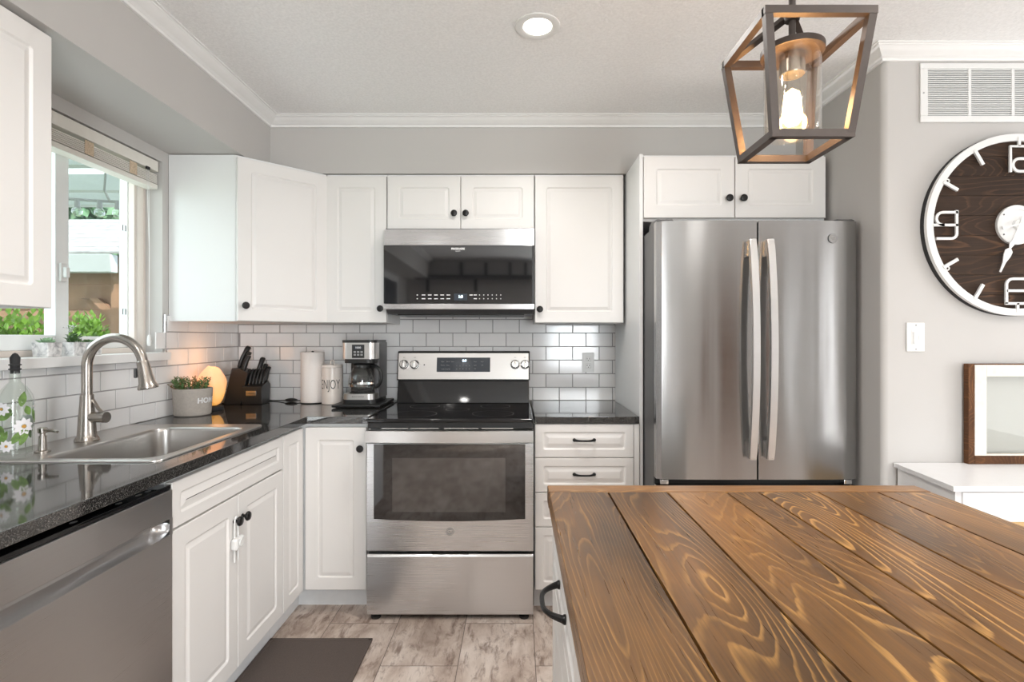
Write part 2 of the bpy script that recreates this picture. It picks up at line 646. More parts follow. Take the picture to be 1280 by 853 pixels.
M['screen'] = plain('dark_display_window', (0.045, 0.055, 0.07), 0.12, var=0.05)
M['wood'] = make_tabletop_mat('stained_pine_planks', lin(146, 101, 50), lin(214, 162, 92), lin(66, 46, 27))
M['wood_x'] = make_tabletop_mat('stained_pine_end_board', lin(152, 108, 62), lin(198, 150, 90), lin(106, 74, 44), 'x')
M['clockwood'] = make_tabletop_mat('dark_stained_boards', lin(66, 49, 38), lin(98, 70, 50), lin(38, 28, 22), 'x', 6.0, 0.75)
M['oldwood'] = make_tabletop_mat('weathered_brown_wood', lin(118, 78, 48), lin(150, 104, 66), lin(70, 44, 28), 'y', 6.0, 0.7)
M['lantern'] = plain('bronze_lantern_metal', (0.075, 0.058, 0.050), 0.45, metal=0.3, var=0.08)
M['glass'] = clear_glass('clear_glass', (0.985, 0.99, 0.99), 1.0)
M['oldpane'] = clear_glass('old_thin_glass', (0.95, 0.96, 0.95), 0.35)
M['pane'] = clear_glass('window_pane_glass', (0.97, 0.99, 0.985), 0.7)
M['bottleglass'] = clear_glass('bottle_glass', (0.95, 0.97, 0.955), 0.8)
M['globeglass'] = clear_glass('globe_bulb_glass', (0.97, 0.98, 0.98), 4.5)
M['lampglass'] = clear_glass('lantern_glass', (0.97, 0.95, 0.92), 1.2)
M['bulb'] = emissive('glowing_filament_bulb', (1.0, 0.60, 0.22), 16.0, (1.0, 0.76, 0.42))
M['filament'] = emissive('filament', (1.0, 0.8, 0.5), 30.0)
M['lens'] = emissive('lit_downlight_lens', (1.0, 0.93, 0.82), 6.0)
M['salt'] = make_salt()
M['leaf'] = plain('green_succulent_leaf', (0.085, 0.17, 0.055), 0.5, var=0.45, nscale=40)
M['leaf_red'] = plain('bronze_tipped_leaf', (0.26, 0.16, 0.07), 0.5, var=0.35, nscale=40)
M['leaf_pale'] = plain('pale_green_rosette_leaf', (0.30, 0.46, 0.28), 0.5, var=0.2, nscale=40)
M['soil'] = plain('potting_soil', (0.035, 0.025, 0.018), 0.95, var=0.4, nscale=120)
M['concrete'] = plain('pale_grey_concrete_pot', lin(176, 168, 160), 0.85, var=0.07, nscale=90, bmp=0.3, bscale=180)
M['ceramic'] = plain('cream_glazed_ceramic', lin(232, 222, 214), 0.25, var=0.01)
M['paper'] = plain('white_paper_towel', lin(240, 234, 230), 0.9, var=0.02, nscale=160, bmp=0.3, bscale=260)
M['mat'] = plain('dark_brown_woven_mat', lin(84, 74, 69), 0.9, var=0.16, nscale=420, bmp=0.5, bscale=420)
M['vinyl'] = plain('white_vinyl_frame', (0.84, 0.86, 0.86), 0.4, var=0.01)
M['vinyl_beige'] = plain('almond_vinyl_frame', lin(216, 206, 198), 0.45, var=0.01)
M['blind'] = plain('white_faux_wood_blind', lin(226, 222, 214), 0.5, var=0.02)
M['tape'] = plain('beige_woven_tape', lin(196, 176, 152), 0.9, var=0.2, nscale=200)
M['petal'] = plain('white_painted_petal', (0.85, 0.84, 0.86), 0.6, var=0.04)
M['yolk'] = plain('ochre_flower_centre', (0.62, 0.32, 0.06), 0.6, var=0.1)
M['paintleaf'] = plain('painted_green_leaf', (0.16, 0.28, 0.07), 0.6, var=0.35, nscale=60)
M['sideboard'] = plain('white_lacquer', (0.83, 0.825, 0.83), 0.35, var=0.01)
M['tanwood'] = plain('light_oak', lin(206, 172, 124), 0.6, var=0.1, nscale=20)
M['chippaint'] = plain('chipped_white_paint', lin(226, 218, 208), 0.75, var=0.06, nscale=60, bmp=0.4, bscale=90)


def marble():
    m, nt, p = newmat('grey_veined_marble')
    n = noise(nt, coords(nt), 28, 5, 0.65, 1.2)
    nt.links.new(ramp(nt, [(0.36, (0.36, 0.36, 0.37)), (0.47, (0.66, 0.65, 0.65)), (0.58, (0.82, 0.81, 0.80))], n), p.inputs['Base Color'])
    p.inputs['Roughness'].default_value = 0.3
    return m


M['marble'] = marble()
# ------------------------------------------------------------------ the room
XW, YB, ZC = -1.64, 3.06, 2.44          # left wall, back wall, ceiling
ZT = 0.922                              # countertop height
WX = 1.463                              # wall beside the refrigerator
YC = 2.09                               # wall that carries the clock
XR, YR = 3.60, -2.45                    # side wall and rear wall of the room

struct(MB().box(-1.9, XR + .2, YR - .2, YB + .15, -0.12, 0.0), 'floor', M['floor'])
struct(MB().box(-1.9, XR + .2, YR - .2, YB + .15, ZC, ZC + 0.12), 'ceiling', M['ceiling'])
struct(MB().box(-1.84, XR + .2, YB, YB + 0.15, 0, ZC), 'wall_back', M['wall'])
WY0, WY1, WZ0, WZ1 = 1.47, 2.412, 1.222, 2.10    # window opening in the left wall
PX0, PX1 = -2.75, -0.95                          # rear opening in the left wall
w = MB()
w.box(XW - .2, XW, WY1, YB, 0, ZC)
w.box(XW - .2, XW, WY0, WY1, 0, WZ0 - .036)
w.box(XW - .2, XW, WY0, WY1, WZ1, ZC)
w.box(XW - .2, XW, YR, WY0, 0, ZC)
struct(w, 'wall_left', M['wall'])
GX0, GX1, GZ = .40, 1.34, 2.10           # glazed patio door in the rear wall
struct(MB().box(XW - .2, GX0, YR - .15, YR, 0, ZC).box(GX1, XR + .2, YR - .15, YR, 0, ZC).box(GX0, GX1, YR - .15, YR, GZ, ZC), 'wall_rear', M['wall'])
struct(MB().box(XR, XR + .15, YR, YC, 0, ZC), 'wall_side', M['wall'])
r_ = 0.022
poly = [(WX, YB), (WX, YC + r_)] + [(WX + r_ - r_ * math.cos(a), YC + r_ - r_ * math.sin(a)) for a in [PI / 2 * i / 6 for i in range(1, 7)]] + [(XR + .15, YC), (XR + .15, YB)]
struct(MB().prism(poly, 'z', 0, ZC), 'wall_right', M['wall'])

# soffits over the wall cabinets
SX, SY, SZ = -1.301, 2.747, 2.152
struct(MB().box(XW, SX, YR, YB, SZ, ZC), 'soffit_left', M['wall'])
struct(MB().box(SX, WX, SY, YB, SZ, ZC), 'soffit_back', M['wall'])

# crown moulding: profile (distance from wall, height) swept along the walls
prof = [(0, 2.393), (.010, 2.393), (.012, 2.398), (.012, 2.402), (.017, 2.404), (.020, 2.408), (.026, 2.411), (.036, 2.416), (.046, 2.423), (.052, 2.430), (.058, 2.432), (.060, 2.435), (.068, 2.436), (.068, 2.44), (0, 2.44)]
path = [(SX, YR), (SX, SY), (WX, SY), (WX, YC), (XR, YC)]


def sweep_profile(path, prof):
    mb = MB()
    rings = []
    for i, p in enumerate(path):
        p = Vector(p)
        ns = []
        if i > 0:
            t = (p - Vector(path[i - 1])).normalized()
            ns.append(Vector((t.y, -t.x)))
        if i < len(path) - 1:
            t = (Vector(path[i + 1]) - p).normalized()
            ns.append(Vector((t.y, -t.x)))
        n = ns[0] if len(ns) == 1 else (ns[0] + ns[1]) / (1 + ns[0].dot(ns[1]))
        rings.append([(p.x + n.x * d, p.y + n.y * d, z) for d, z in prof])
    mb.rings(rings)
    return mb


struct(sweep_profile(path, prof), 'trim_1', M['trim'])
# baseboard under the clock wall
struct(MB().box(WX + .02, XR, YC - .014, YC, 0, .10, .003), 'baseboard_right', M['trim'])

# window sill
struct(MB().box(XW - .085, XW + .042, WY0 - .06, WY1 + .0, WZ0 - .036, WZ0, .003), 'trim_2', M['trim'])

# window: vinyl slider in the left wall
FX = -1.716
win = thing('window_1', None, None, (FX, (WY0 + WY1) / 2, WZ0))
win['kind'] = 'structure'


def frame_yz(mb, y0, y1, z0, z1, x0, x1, wy, wz0, wz1, bev=.003):
    mb.box(x0, x1, y0, y0 + wy, z0, z1, bev)
    mb.box(x0, x1, y1 - wy, y1, z0, z1, bev)
    mb.box(x0, x1, y0 + wy, y1 - wy, z0, z0 + wz0, bev)
    mb.box(x0, x1, y0 + wy, y1 - wy, z1 - wz1, z1, bev)
    return mb


f = frame_yz(MB(), WY0, WY1, WZ0, WZ1, FX - .10, FX, .018, .022, .03)
f.box(FX - .035, FX - .008, WY1 - .062, WY1 - .046, WZ0 + .02, WZ1 - .03, .002)
f.build('window_frame', M['vinyl_beige'], win)
frame_yz(MB(), 1.985, WY1 - .018, WZ0 + .022, WZ1 - .03, FX - .085, FX - .05, .030, .05, .05).build('sash', M['vinyl'], win)
frame_yz(MB(), WY0 + .022, 2.005, WZ0 + .022, WZ1 - .03, FX - .045, FX - .006, .058, .055, .05).build('sash', M['vinyl'], win)
MB().box(FX - .070, FX - .066, 2.01, WY1 - .046, WZ0 + .07, WZ1 - .075).build('pane', M['pane'], win)
MB().box(FX - .028, FX - .024, WY0 + .07, 1.957, WZ0 + .07, WZ1 - .075).build('pane', M['pane'], win)
l = MB().box(FX - .006, FX + .006, 1.957, 1.985, 1.50, 1.57, .003)
l.box(FX + .004, FX + .022, 1.963, 1.979, 1.515, 1.555, .004)
l.build('latch', M['white'], win)
g = MB()
for z in (1.78, 1.405):
    g.tube([(FX - .047, 2.333, z - .012), (FX - .047, 2.333, z + .012), (FX - .047, 2.350, z + .012), (FX - .047, 2.350, z - .012)], .0022, 6, closed=True)
g.build('screen_clip', M['darkgrey'], win)

# wall tiles: real bevelled tiles on a grout bed
TW, TH, G = 0.1555, 0.0794, 0.003
Z0T = 0.9187
rt = random.Random(3)


def tile_one(mb, M4, a0, a1, b0, b1):
    if a1 - a0 < .008 or b1 - b0 < .008:
        return
    e, d, dn = .0016, .004, .008
    tl = [rt.uniform(-1, 1) * .0005 for _ in range(3)]
    top = [(a0 + e, b0 + e, dn + tl[0]), (a1 - e, b0 + e, dn + tl[1]), (a1 - e, b1 - e, dn + tl[1] + tl[2]), (a0 + e, b1 - e, dn + tl[0] + tl[2])]
    low = [(a0, b0, d), (a1, b0, d), (a1, b1, d), (a0, b1, d)]
    mb.faces_from(low + top, [(4, 5, 6, 7), (0, 1, 5, 4), (1, 2, 6, 5), (2, 3, 7, 6), (3, 0, 4, 7)], M4)


def tile_field(mb, M4, a_lo, a_hi, zlo, zhi_fn, phase, flip=0):
    k = 0
    while Z0T + k * TH < 1.56:
        b0, b1 = Z0T + k * TH + G / 2, Z0T + (k + 1) * TH - G / 2
        off = phase + (TW / 2 if (k + flip) % 2 else 0)
        n0 = math.floor((a_lo - off) / TW) - 1
        a = off + n0 * TW
        while a < a_hi:
            x0, x1 = max(a + G / 2, a_lo), min(a + TW - G / 2, a_hi)
            if x1 > x0:
                hi = zhi_fn((x0 + x1) / 2)
                tile_one(mb, M4, x0, x1, max(b0, zlo), min(b1, hi))
            a += TW
        k += 1


Mback = Matrix(((1, 0, 0, 0), (0, 0, -1, YB), (0, 1, 0, 0), (0, 0, 0, 1)))
Mleft = Matrix(((0, 0, 1, XW), (1, 0, 0, 0), (0, 1, 0, 0), (0, 0, 0, 1)))
bs = setp(bpy.data.objects.new('tile_backsplash', None), kind='structure')
COL.objects.link(bs)
WM[bs.name] = Matrix.Identity(4)
t = MB()
tile_field(t, Mback, XW + .009, .572, ZT + .001, lambda a: 1.43 if -.70 < a < .09 else 1.364, -1.467)
tile_field(t, Mleft, .40, YB - .009, ZT + .001, lambda a: (WZ0 - .037) if a < WY1 + .012 else 1.3925, YB - .16 - TW * 20, 1)
t.build('wall_tiles', M['tile'], bs, angle=15)
gt = MB().box(XW + .001, .572, YB - .0055, YB - .0005, ZT, 1.43)
gt.box(XW + .0005, XW + .0055, .40, YB - .006, ZT, WZ0 - .037)
gt.box(XW + .0005, XW + .0055, WY1 + .013, YB - .006, WZ0 - .037, 1.3945)
gt.build('grout_bed', M['grout'], bs)
MB().box(XW + .0005, XW + .010, WY1 + .006, WY1 + .0125, WZ0, 1.3955).build('edge_trim', M['chrome'], bs)
# white caulk line where the counter meets the back wall is part of the counter's own shape below

# ------------------------------------------------------------------ cabinets
def door_front(mb, o, u, v, w, h, t=.019, border=.058, groove=.026, depth=.0055):
    o, u, v = Vector(o), Vector(u).normalized(), Vector(v).normalized()
    n = u.cross(v)

    def loop(ins, d, r):
        return [o + u * a + v * b + n * d for a, b, _ in mb.rrect(ins, w - ins, ins, h - ins, max(r, .0008), 0, 3)]
    g = groove
    spec = [(0.0, 0, .001), (0.0, t - .003, .001), (.0012, t - .0008, .002), (.003, t, .003), (border, t, .010), (border + .0025, t - .002, .009),
            (border + g * .22, t - depth, .008), (border + g * .42, t - depth, .007), (border + g * .85, t - .0012, .004), (border + g, t - .0004, .003)]
    mb.rings([loop(*q) for q in spec])
    return mb


def knob(parent, pos, n, name='knob'):
    Mx = frame(pos, n)
    MB().lathe([(.008, 0), (.0085, .002), (.0055, .004), (.0055, .012), (.012, .015), (.0165, .019), (.0170, .023), (.0145, .027), (.008, .0285), (0, .029)], M=Mx, n=20).build(name, M['bronze'], parent)


def pull(parent, c, along, n, L=.10, out=.028, name='handle'):
    c, a, n = Vector(c), Vector(along).normalized(), Vector(n).normalized()
    mb = MB()
    pts, rs = [], []
    for i in range(17):
        s = -1 + i / 8
        e = abs(s)
        prot = out * (1 - e ** 3.2) + .004
        pts.append(c + a * s * L / 2 + n * prot)
        rs.append(.0046 + .0022 * e ** 4)
    mb.tube(pts, rs, 10, up=n)
    for s in (-1, 1):
        q = c + a * s * (L / 2)
        mb.lathe([(.0085, 0), (.0085, .003), (.0062, .007), (0, .009)], M=frame(q, n), n=14)
    return mb.build(name, M['bronze'], parent)


DY = -.0  # helper
# --- wall cabinets along the back wall; doors' outer faces at y = 2.735
UB, UT = 1.366, 2.136
YD = 2.735


def wall_cab(x0, x1, z0, z1, splits, label, knobs, group='white wall cabinets'):
    t = thing('wall_cabinet', label, 'cabinet', ((x0 + x1) / 2, 2.90, z0), 0, group)
    MB().box(x0, x1, YD + .020, YB - .010, z0, z1 + .012, .001).build('body', M['cabinet_side'], t)
    for i, (a, b) in enumerate(zip(splits[:-1], splits[1:])):
        d = door_front(MB(), (a + .0015, YD + .019, z0 + .001), (1, 0, 0), (0, 0, 1), b - a - .003, z1 - z0 - .002).build('door', M['cabinet'], t)
        k = knobs[i]
        knob(d, (k[0], YD, k[1]), (0, -1, 0))
    return t


wall_cab(-1.004, -.686, UB, UT, [-1.004, -.686], 'narrow white wall cabinet between the corner cabinet and the microwave', [(-.715, 1.44)])
wall_cab(-.683, .087, 1.852, UT, [-.683, -.298, .087], 'short white two-door wall cabinet directly above the microwave', [(-.331, 1.937), (-.270, 1.937)])
wall_cab(.090, .556, UB, UT, [.090, .556], 'tall single-door white wall cabinet right of the microwave', [(.116, 1.437)])
# --- diagonal corner wall cabinet
t = thing('wall_cabinet', 'white diagonal corner wall cabinet with a wide bare side panel beside the window', 'cabinet', (-1.4, 2.8, UB), 0, 'white wall cabinets')
c0, c1 = (-1.327, 2.452), (-1.010, 2.755)
MB().prism([(XW + .002, 2.452), c0, c1, (-1.008, YB - .010), (XW + .002, YB - .010)], 'z', UB, UT + .012, bev=.001).build('body', M['cabinet_side'], t)
uu = Vector((c1[0] - c0[0], c1[1] - c0[1], 0))
nn = uu.normalized().cross(Vector((0, 0, 1)))
o = Vector((c0[0], c0[1], UB + .001)) + nn * .004 + uu.normalized() * .005
d = door_front(MB(), o, uu, (0, 0, 1), uu.length - .008, UT - UB - .002).build('door', M['cabinet'], t)
knob(d, o + uu.normalized() * .030 + nn * .019 + Vector((0, 0, .073)), nn)
# --- near wall cabinet on the left wall
t = thing('wall_cabinet', 'white wall cabinet at the left edge, nearest the viewer and left of the window', 'cabinet', (-1.48, 1.2, UB), 0, 'white wall cabinets')
MB().box(XW + .002, -1.335, .40, 1.478, UB + .006, UT + .012, .001).build('body', M['cabinet_side'], t)
for a, b in ((.41, .94), (.943, 1.478)):
    d = door_front(MB(), (-1.334, a, UB + .006), (0, 1, 0), (0, 0, 1), b - a - .002, UT - UB - .004).build('door', M['cabinet'], t)
    knob(d, (-1.315, b - .03 if a < .5 else a + .03, UB + .08), (1, 0, 0))

# --- refrigerator surround: end panel and cabinet above
t = thing('cabinet_end_panel', 'tall white end panel between the right countertop and the refrigerator', 'panel', (.578, 2.75, 0))
MB().box(.570, .586, 2.442, YB - .010, 0, UT + .012, .001).build('panel', M['cabinet_side'], t)
t = thing('wall_cabinet', 'white two-door cabinet above the refrigerator', 'cabinet', (1.02, 2.75, 1.83), 0, 'white wall cabinets')
MB().box(.588, 1.444, 2.462, YB - .010, 1.835, UT + .012, .001).build('body', M['cabinet_side'], t)
for a, b, kx in ((.590, 1.015, .984), (1.018, 1.442, 1.050)):
    d = door_front(MB(), (a, 2.461, 1.849), (1, 0, 0), (0, 0, 1), b - a - .001, .288).build('door', M['cabinet'], t)
    knob(d, (kx, 2.442, 1.938), (0, -1, 0))

# --- base cabinets
YF = 2.43            # front face of back-wall base doors
XF = -.995           # front face of left base doors
ZB, ZS = .114, .885
t = thing('base_cabinet', 'white corner base cabinet with a tall narrow door on each side of the inside corner', 'cabinet', (-1.3, 2.75, 0), 0, 'white base cabinets')
MB().prism([(XW + .002, 2.220), (XF - .022, 2.220), (XF - .022, YF + .022), (-.700, YF + .022), (-.700, YB - .012), (XW + .002, YB - .012)], 'z', ZB - .004, ZS, bev=.001).build('body', M['cabinet_side'], t)
MB().prism([(XW + .002, 2.220), (-1.055, 2.220), (-1.055, 2.520), (-.700, 2.520), (-.700, 2.56), (-1.10, 2.56), (-1.10, 2.24), (XW + .002, 2.24)], 'z', 0, ZB - .004).build('toe_board', M['toe'], t)
d = door_front(MB(), (XF + .006, YF + .019, ZB), (1, 0, 0), (0, 0, 1), -.703 - XF - .006, .757).build('door', M['cabinet'], t)
knob(d, (-.728, YF, .775), (0, -1, 0))
d = door_front(MB(), (XF - .019, 2.222, ZB), (0, 1, 0), (0, 0, 1), 2.424 - 2.222, .757, border=.05, groove=.022).build('door', M['cabinet'], t)

t = thing('base_cabinet', 'white sink base cabinet with a false drawer front over two locked doors', 'cabinet', (-1.3, 1.86, 0), 0, 'white base cabinets')
b = MB()
for q in ((XW + .002, XF - .022, 1.503, 1.521, ZB - .004, ZS), (XW + .002, XF - .022, 2.200, 2.218, ZB - .004, ZS), (XW + .002, XW + .012, 1.521, 2.200, ZB - .004, ZS),
          (XW + .002, XF - .022, 1.521, 2.200, ZB - .004, ZB + .014), (XF - .042, XF - .022, 1.521, 2.200, ZB, ZS)):
    b.box(*q, bev=.001)
b.build('body', M['cabinet_side'], t)
MB().box(-1.075, -1.055, 1.503, 2.219, 0, ZB - .004).build('toe_board', M['toe'], t)
door_front(MB(), (XF - .019, 1.504, .735), (0, 1, 0), (0, 0, 1), .712, .136, border=.036, groove=.03).build('false_drawer_front', M['cabinet'], t)
for a, b_, ky in ((1.504, 1.859, 1.833), (1.861, 2.216, 1.887)):
    d = door_front(MB(), (XF - .019, a, ZB), (0, 1, 0), (0, 0, 1), b_ - a, .615).build('door', M['cabinet'], t)
    knob(d, (XF, ky, .645), (1, 0, 0))

t = thing('drawer_base_cabinet', 'white base cabinet with a stack of drawers right of the range', 'cabinet', (.32, 2.75, 0), 0, 'white base cabinets')
MB().box(.078, .566, YF + .021, YB - .012, ZB - .004, ZS, .001).build('body', M['cabinet_side'], t)
MB().box(.078, .566, 2.510, 2.53, 0, ZB - .004).build('toe_board', M['toe'], t)
MB().box(.542, .567, YF + .004, YF + .021, ZB, ZS, .001).build('filler_strip', M['cabinet'], t)
for z0, z1, hh in ((.731, .886, 1), (.569, .728, 1), (.408, .566, 1), (.114, .405, 1)):
    d = door_front(MB(), (.081, YF + .019, z0), (1, 0, 0), (0, 0, 1), .459, z1 - z0, border=.036, groove=.03).build('drawer', M['cabinet'], t)
    pull(d, (.310, YF, (z0 + z1) / 2 + .004), (1, 0, 0), (0, -1, 0), .092, .022)

# --- countertops
def slab(xs, ys, keep, z0, z1):
    mb = MB()
    vid = {}

    def V(i, j, z):
        k = (i, j, z)
        if k not in vid:
            vid[k] = mb.bm.verts.new((xs[i], ys[j], z))
        return vid[k]
    nx, ny = len(xs) - 1, len(ys) - 1
    K = lambda i, j: 0 <= i < nx and 0 <= j < ny and keep(i, j)
    for i in range(nx):
        for j in range(ny):
            if not K(i, j):
                continue
            mb.bm.faces.new((V(i, j, z1), V(i + 1, j, z1), V(i + 1, j + 1, z1), V(i, j + 1, z1)))
            mb.bm.faces.new((V(i, j, z0), V(i, j + 1, z0), V(i + 1, j + 1, z0), V(i + 1, j, z0)))
            for (di, dj, a, b) in ((-1, 0, (i, j), (i, j + 1)), (1, 0, (i + 1, j), (i + 1, j + 1)), (0, -1, (i, j), (i + 1, j)), (0, 1, (i, j + 1), (i + 1, j + 1))):
                if not K(i + di, j + dj):
                    mb.bm.faces.new((V(*a, z0), V(*b, z0), V(*b, z1), V(*a, z1)))
    bmesh.ops.recalc_face_normals(mb.bm, faces=mb.bm.faces[:])
    es = [e for e in mb.bm.edges if len(e.link_faces) == 2 and e.calc_face_angle(0) > 1.0]
    bmesh.ops.bevel(mb.bm, geom=es, offset=.0018, segments=2, affect='EDGES', profile=.5)
    return mb


CX = -.977
xs = [XW + .009, -1.600, -1.085, CX, -.694]
ys = [.35, 1.555, 2.150, 2.425, YB - .009]
solo(slab(xs, ys, lambda i, j: (i < 3 or j == 3) and not (i == 1 and j == 1), .8885, ZT), 'countertop', M['granite'],
     'polished black granite L-shaped countertop holding the sink', 'countertop', (-1.3, 2.0, .8885))
solo(slab([.079, .5655], [2.425, YB - .009], lambda i, j: True, .8885, ZT), 'countertop', M['granite'],
     'short polished black granite countertop between range and refrigerator', 'countertop', (.32, 2.7, .8885))
# ------------------------------------------------------------------ kitchen island
t = thing('kitchen_island', 'white kitchen island with a stained pine plank top, front right', 'island', (.53, .6, 0))
IY0, IY1 = -.25, 1.256
MB().box(.092, .975, IY0, IY1, .10, .878, .002).build('body', M['cabinet'], t)
MB().box(.13, .94, IY0, IY1 - .05, 0, .10).build('toe_board', M['toe'], t)
for a, b in ((IY1 - .006, .735), (.730, .22)):
    for z0, z1 in ((.73, .868), (.12, .725)):
        d = door_front(MB(), (.0915, a, z0), (0, -1, 0), (0, 0, 1), a - b, z1 - z0, t=.008, border=.036 if z1 - z0 < .2 else .058, groove=.03 if z1 - z0 < .2 else .026, depth=.004).build('drawer' if z0 > .5 else 'door', M['cabinet'], t)
        if z0 > .5:
            pull(d, (.0835, (a + b) / 2 - .022, .800), (0, 1, 0), (-1, 0, 0), .128, .034)
w = MB()
seams = [.074, .2165, .3575, .500, .577, .719, .861, .992]
for a, b in zip(seams[:-1], seams[1:]):
    w.box(a + .0017, b - .0017, -.30, 1.2505, .8785, .92, .0022, 2)
w.box(.0755, .991, -.29, 1.249, .8784, .9000)
w.build('tabletop', M['wood'], t)
w = MB().box(.074, .992, 1.2515, 1.306, .8785, .9205, .003, 2)
w.build('breadboard_end', M['wood_x'], t)

# ------------------------------------------------------------------ range
RX0, RX1 = -.689, .073
RC = (RX0 + RX1) / 2
t = thing('kitchen_range', 'freestanding stainless electric range with black glass cooktop between the base cabinets', 'range', (RC, 2.7, 0))
MB().box(RX0 + .003, RX1 - .003, 2.44, 3.03, .035, .895, .003).box(RX0 + .012, RX1 - .012, 2.394, 2.45, .036, .06).build('body', M['darkgrey'], t)
for x in (RX0 + .037, RX1 - .043):
    for y in (2.408, 2.96):
        MB().lathe([(.021, 0), (.023, .004), (.023, .012), (.010, .014), (.010, .04)], (x, y, 0), 16).build('foot', M['black'], t)
ck = MB().box(RX0, RX1, 2.385, 2.965, .898, .918, .006, 3)
ck.build('cooktop', M['blackglass'], t)
fr = MB().box(RX0 + .002, RX1 - .002, 2.392, 2.45, .872, .899, .003)
fr.build('cooktop_lip', M['black'], t)
rg = MB()
for x, y, r in ((-.50, 2.54, .105), (-.12, 2.55, .10), (-.50, 2.82, .078), (-.12, 2.82, .078), (-.31, 2.70, .06)):
    n = 48
    rg.rings([[(x + q * math.cos(2 * PI * i / n), y + q * math.sin(2 * PI * i / n), .9184) for i in range(n)] for q in (r, r + .0012)], False, False)
rg.build('burner_ring', M['ring_grey'], t, recalc=False)
# backguard
bgd = MB().prism([(2.945, .918), (2.975, 1.045), (3.04, 1.045), (3.04, .918)], 'x', RX0 + .008, RX1 - .008, bev=.004)
bgd.build('backguard', M['blackglass'], t)
MB().prism([(2.962, 1.046), (2.990, 1.205), (2.996, 1.211), (3.045, 1.211), (3.045, 1.046)], 'x', RX0 + .004, RX1 - .004, bev=.003).build('control_panel_edge', M['black'], t)
pn = Vector((0, -.159, .028)).normalized()          # outward normal of the tilted panel
pu, pv = Vector((1, 0, 0)), Vector((0, .028, .159)).normalized()


def PP(px, py, lift=0.0):
    """point on the tilted control panel"""
    s = (px - RX0) / (RX1 - RX0)
    return Vector((px, 2.962, 1.046)) + pv * py + pn * lift


def panel_plate(x0, x1, v0, v1, l0, l1, bev):
    m4 = Matrix((pu, pv, pn)).transposed().to_4x4()
    m4.translation = Vector((0, 2.962, 1.046))
    return MB().box(x0, x1, v0, v1, l0, l1, bev, M=m4)


cp = panel_plate(RX0 + .010, RX1 - .010, .006, .156, 0.0, .004, .0015).build('control_panel', M['steel_soft'], t)
panel_plate(RC - .152, RC + .152, .048, .130, .003, .0055, .002).build('display_window', M['screen'], cp)
dg = MB()
add_text(dg, '0:0', .020, PP(RC + .005, .112, .0058), pu, pv, .0006)
dg.build('clock_digits', M['display'], cp)
tx = MB()
for x, y, s in ((-.118, .106, 'Bake'), (-.088, .106, 'Broil'), (-.118, .086, 'Warm'), (-.088, .086, 'Clean'), (-.10, .064, 'Lock Controls'), (-.062, .106, 'Timer'), (.066, .106, 'Oven'), (.106, .106, 'Start'), (.066, .086, 'Light'), (.106, .086, 'Off'), (.066, .066, 'Set')):
    add_text(tx, s, .0085, PP(RC + x, y, .0058), pu, pv)
for k in range(10):
    add_text(tx, str((k + 1) % 10), .0095, PP(RC - .038 + .018 * (k % 5), .083 if k < 5 else .064, .0058), pu, pv)
tx.build('button_lettering', M['letter_grey'], cp)
tx = MB()
KN = [-.6465, -.5865, -.014, .042]
for kx in KN:
    kb = MB()
    m4 = frame(PP(kx, .090, .004), pn)
    kb.lathe([(.0265, 0), (.0265, .003), (.0235, .006), (.0225, .020), (.019, .023), (0, .023)], M=m4, n=28)
    m5 = Matrix((pu, pv, pn)).transposed().to_4x4()
    m5.translation = PP(kx, .090, .004)
    kb.box(-.0055, .0055, -.021, .021, .020, .033, .003, M=m5)
    k_ = kb.build('control_knob', M['chrome'], t)
    MB().box(-.0012, .0012, .004, .020, .0331, .0334, M=m5).build('pointer', M['black'], k_)
    add_text(tx, 'OFF', .007, PP(kx, .130, .004), pu, pv)
    for a in range(7):
        an = math.radians(40 + a * 47)
        add_text(tx, '.', .016, PP(kx + .033 * math.sin(an), .094 + .033 * math.cos(an), .004), pu, pv)
tx.build('knob_lettering', M['letter_dark'], cp)
MB().cyl(PP(-.531, .088, .003), PP(-.531, .088, .006), .004).build('indicator_light', M['black'], cp)

# oven door
YO = 2.381
dm = MB()
dm.prism([(YO + .002, .314), (YO, .318), (YO - .002, .6), (YO, .806), (YO + .012, .808), (YO + .05, .868), (YO + .058, .868), (YO + .058, .314)], 'x', RX0 + .001, RX1 - .001, bev=.002)
od = dm.build('oven_door', M['steel_h'], t)
# dark window with a gently curved bottom edge
wx0, wx1, wz0, wz1 = RX0 + .034, RX1 - .038, .455, .803
poly = [(wx0, wz1), (wx0, wz0 + .008)] + [(wx0 + (wx1 - wx0) * i / 12, wz0 + .008 - .010 * math.sin(PI * i / 12)) for i in range(1, 12)] + [(wx1, wz0 + .008), (wx1, wz1)]
MB().prism(poly, 'y', YO - .0055, YO + .004, bev=.0015).build('oven_window', M['smokeglass'], od)
MB().box(-.570, -.055, YO - .0062, YO - .0050, .495, .742, .0005).build('inner_window', M['innerglass'], od)
# vent slot strip and bar handle
hb = MB()
pts = []
for i in range(13):
    s = -1 + i / 6
    pts.append((RC + s * .379, 2.350 + .012 * s * s, .842))
hb.tube(pts, 1.0, flat=(.026, .010), up=(0, 0, 1))
for s in (-1, 1):
    hb.box(RC + s * .365 - .014, RC + s * .365 + .014, 2.357, 2.402, .818, .866, .004)
hh = hb.build('oven_handle', M['steel_soft'], od)
vs_ = MB()
for x0, x1 in ((-.62, -.50), (-.49, -.36), (-.335, -.18), (-.165, -.02)):
    vs_.box(x0, x1, 2.384, 2.39, .8705, .8765, .001)
vs_.build('vent_slot', M['chrome'], t)
lg = MB()
lg.lathe([(.0185, 0), (.0190, .001), (.0190, .002), (.0178, .0026), (0, .0026)], M=frame((RC, YO - .0005, .405), (0, -1, 0), (1, 0, 0)), n=32)
em = lg.build('emblem', M['letter_grey'], od)
el = MB()
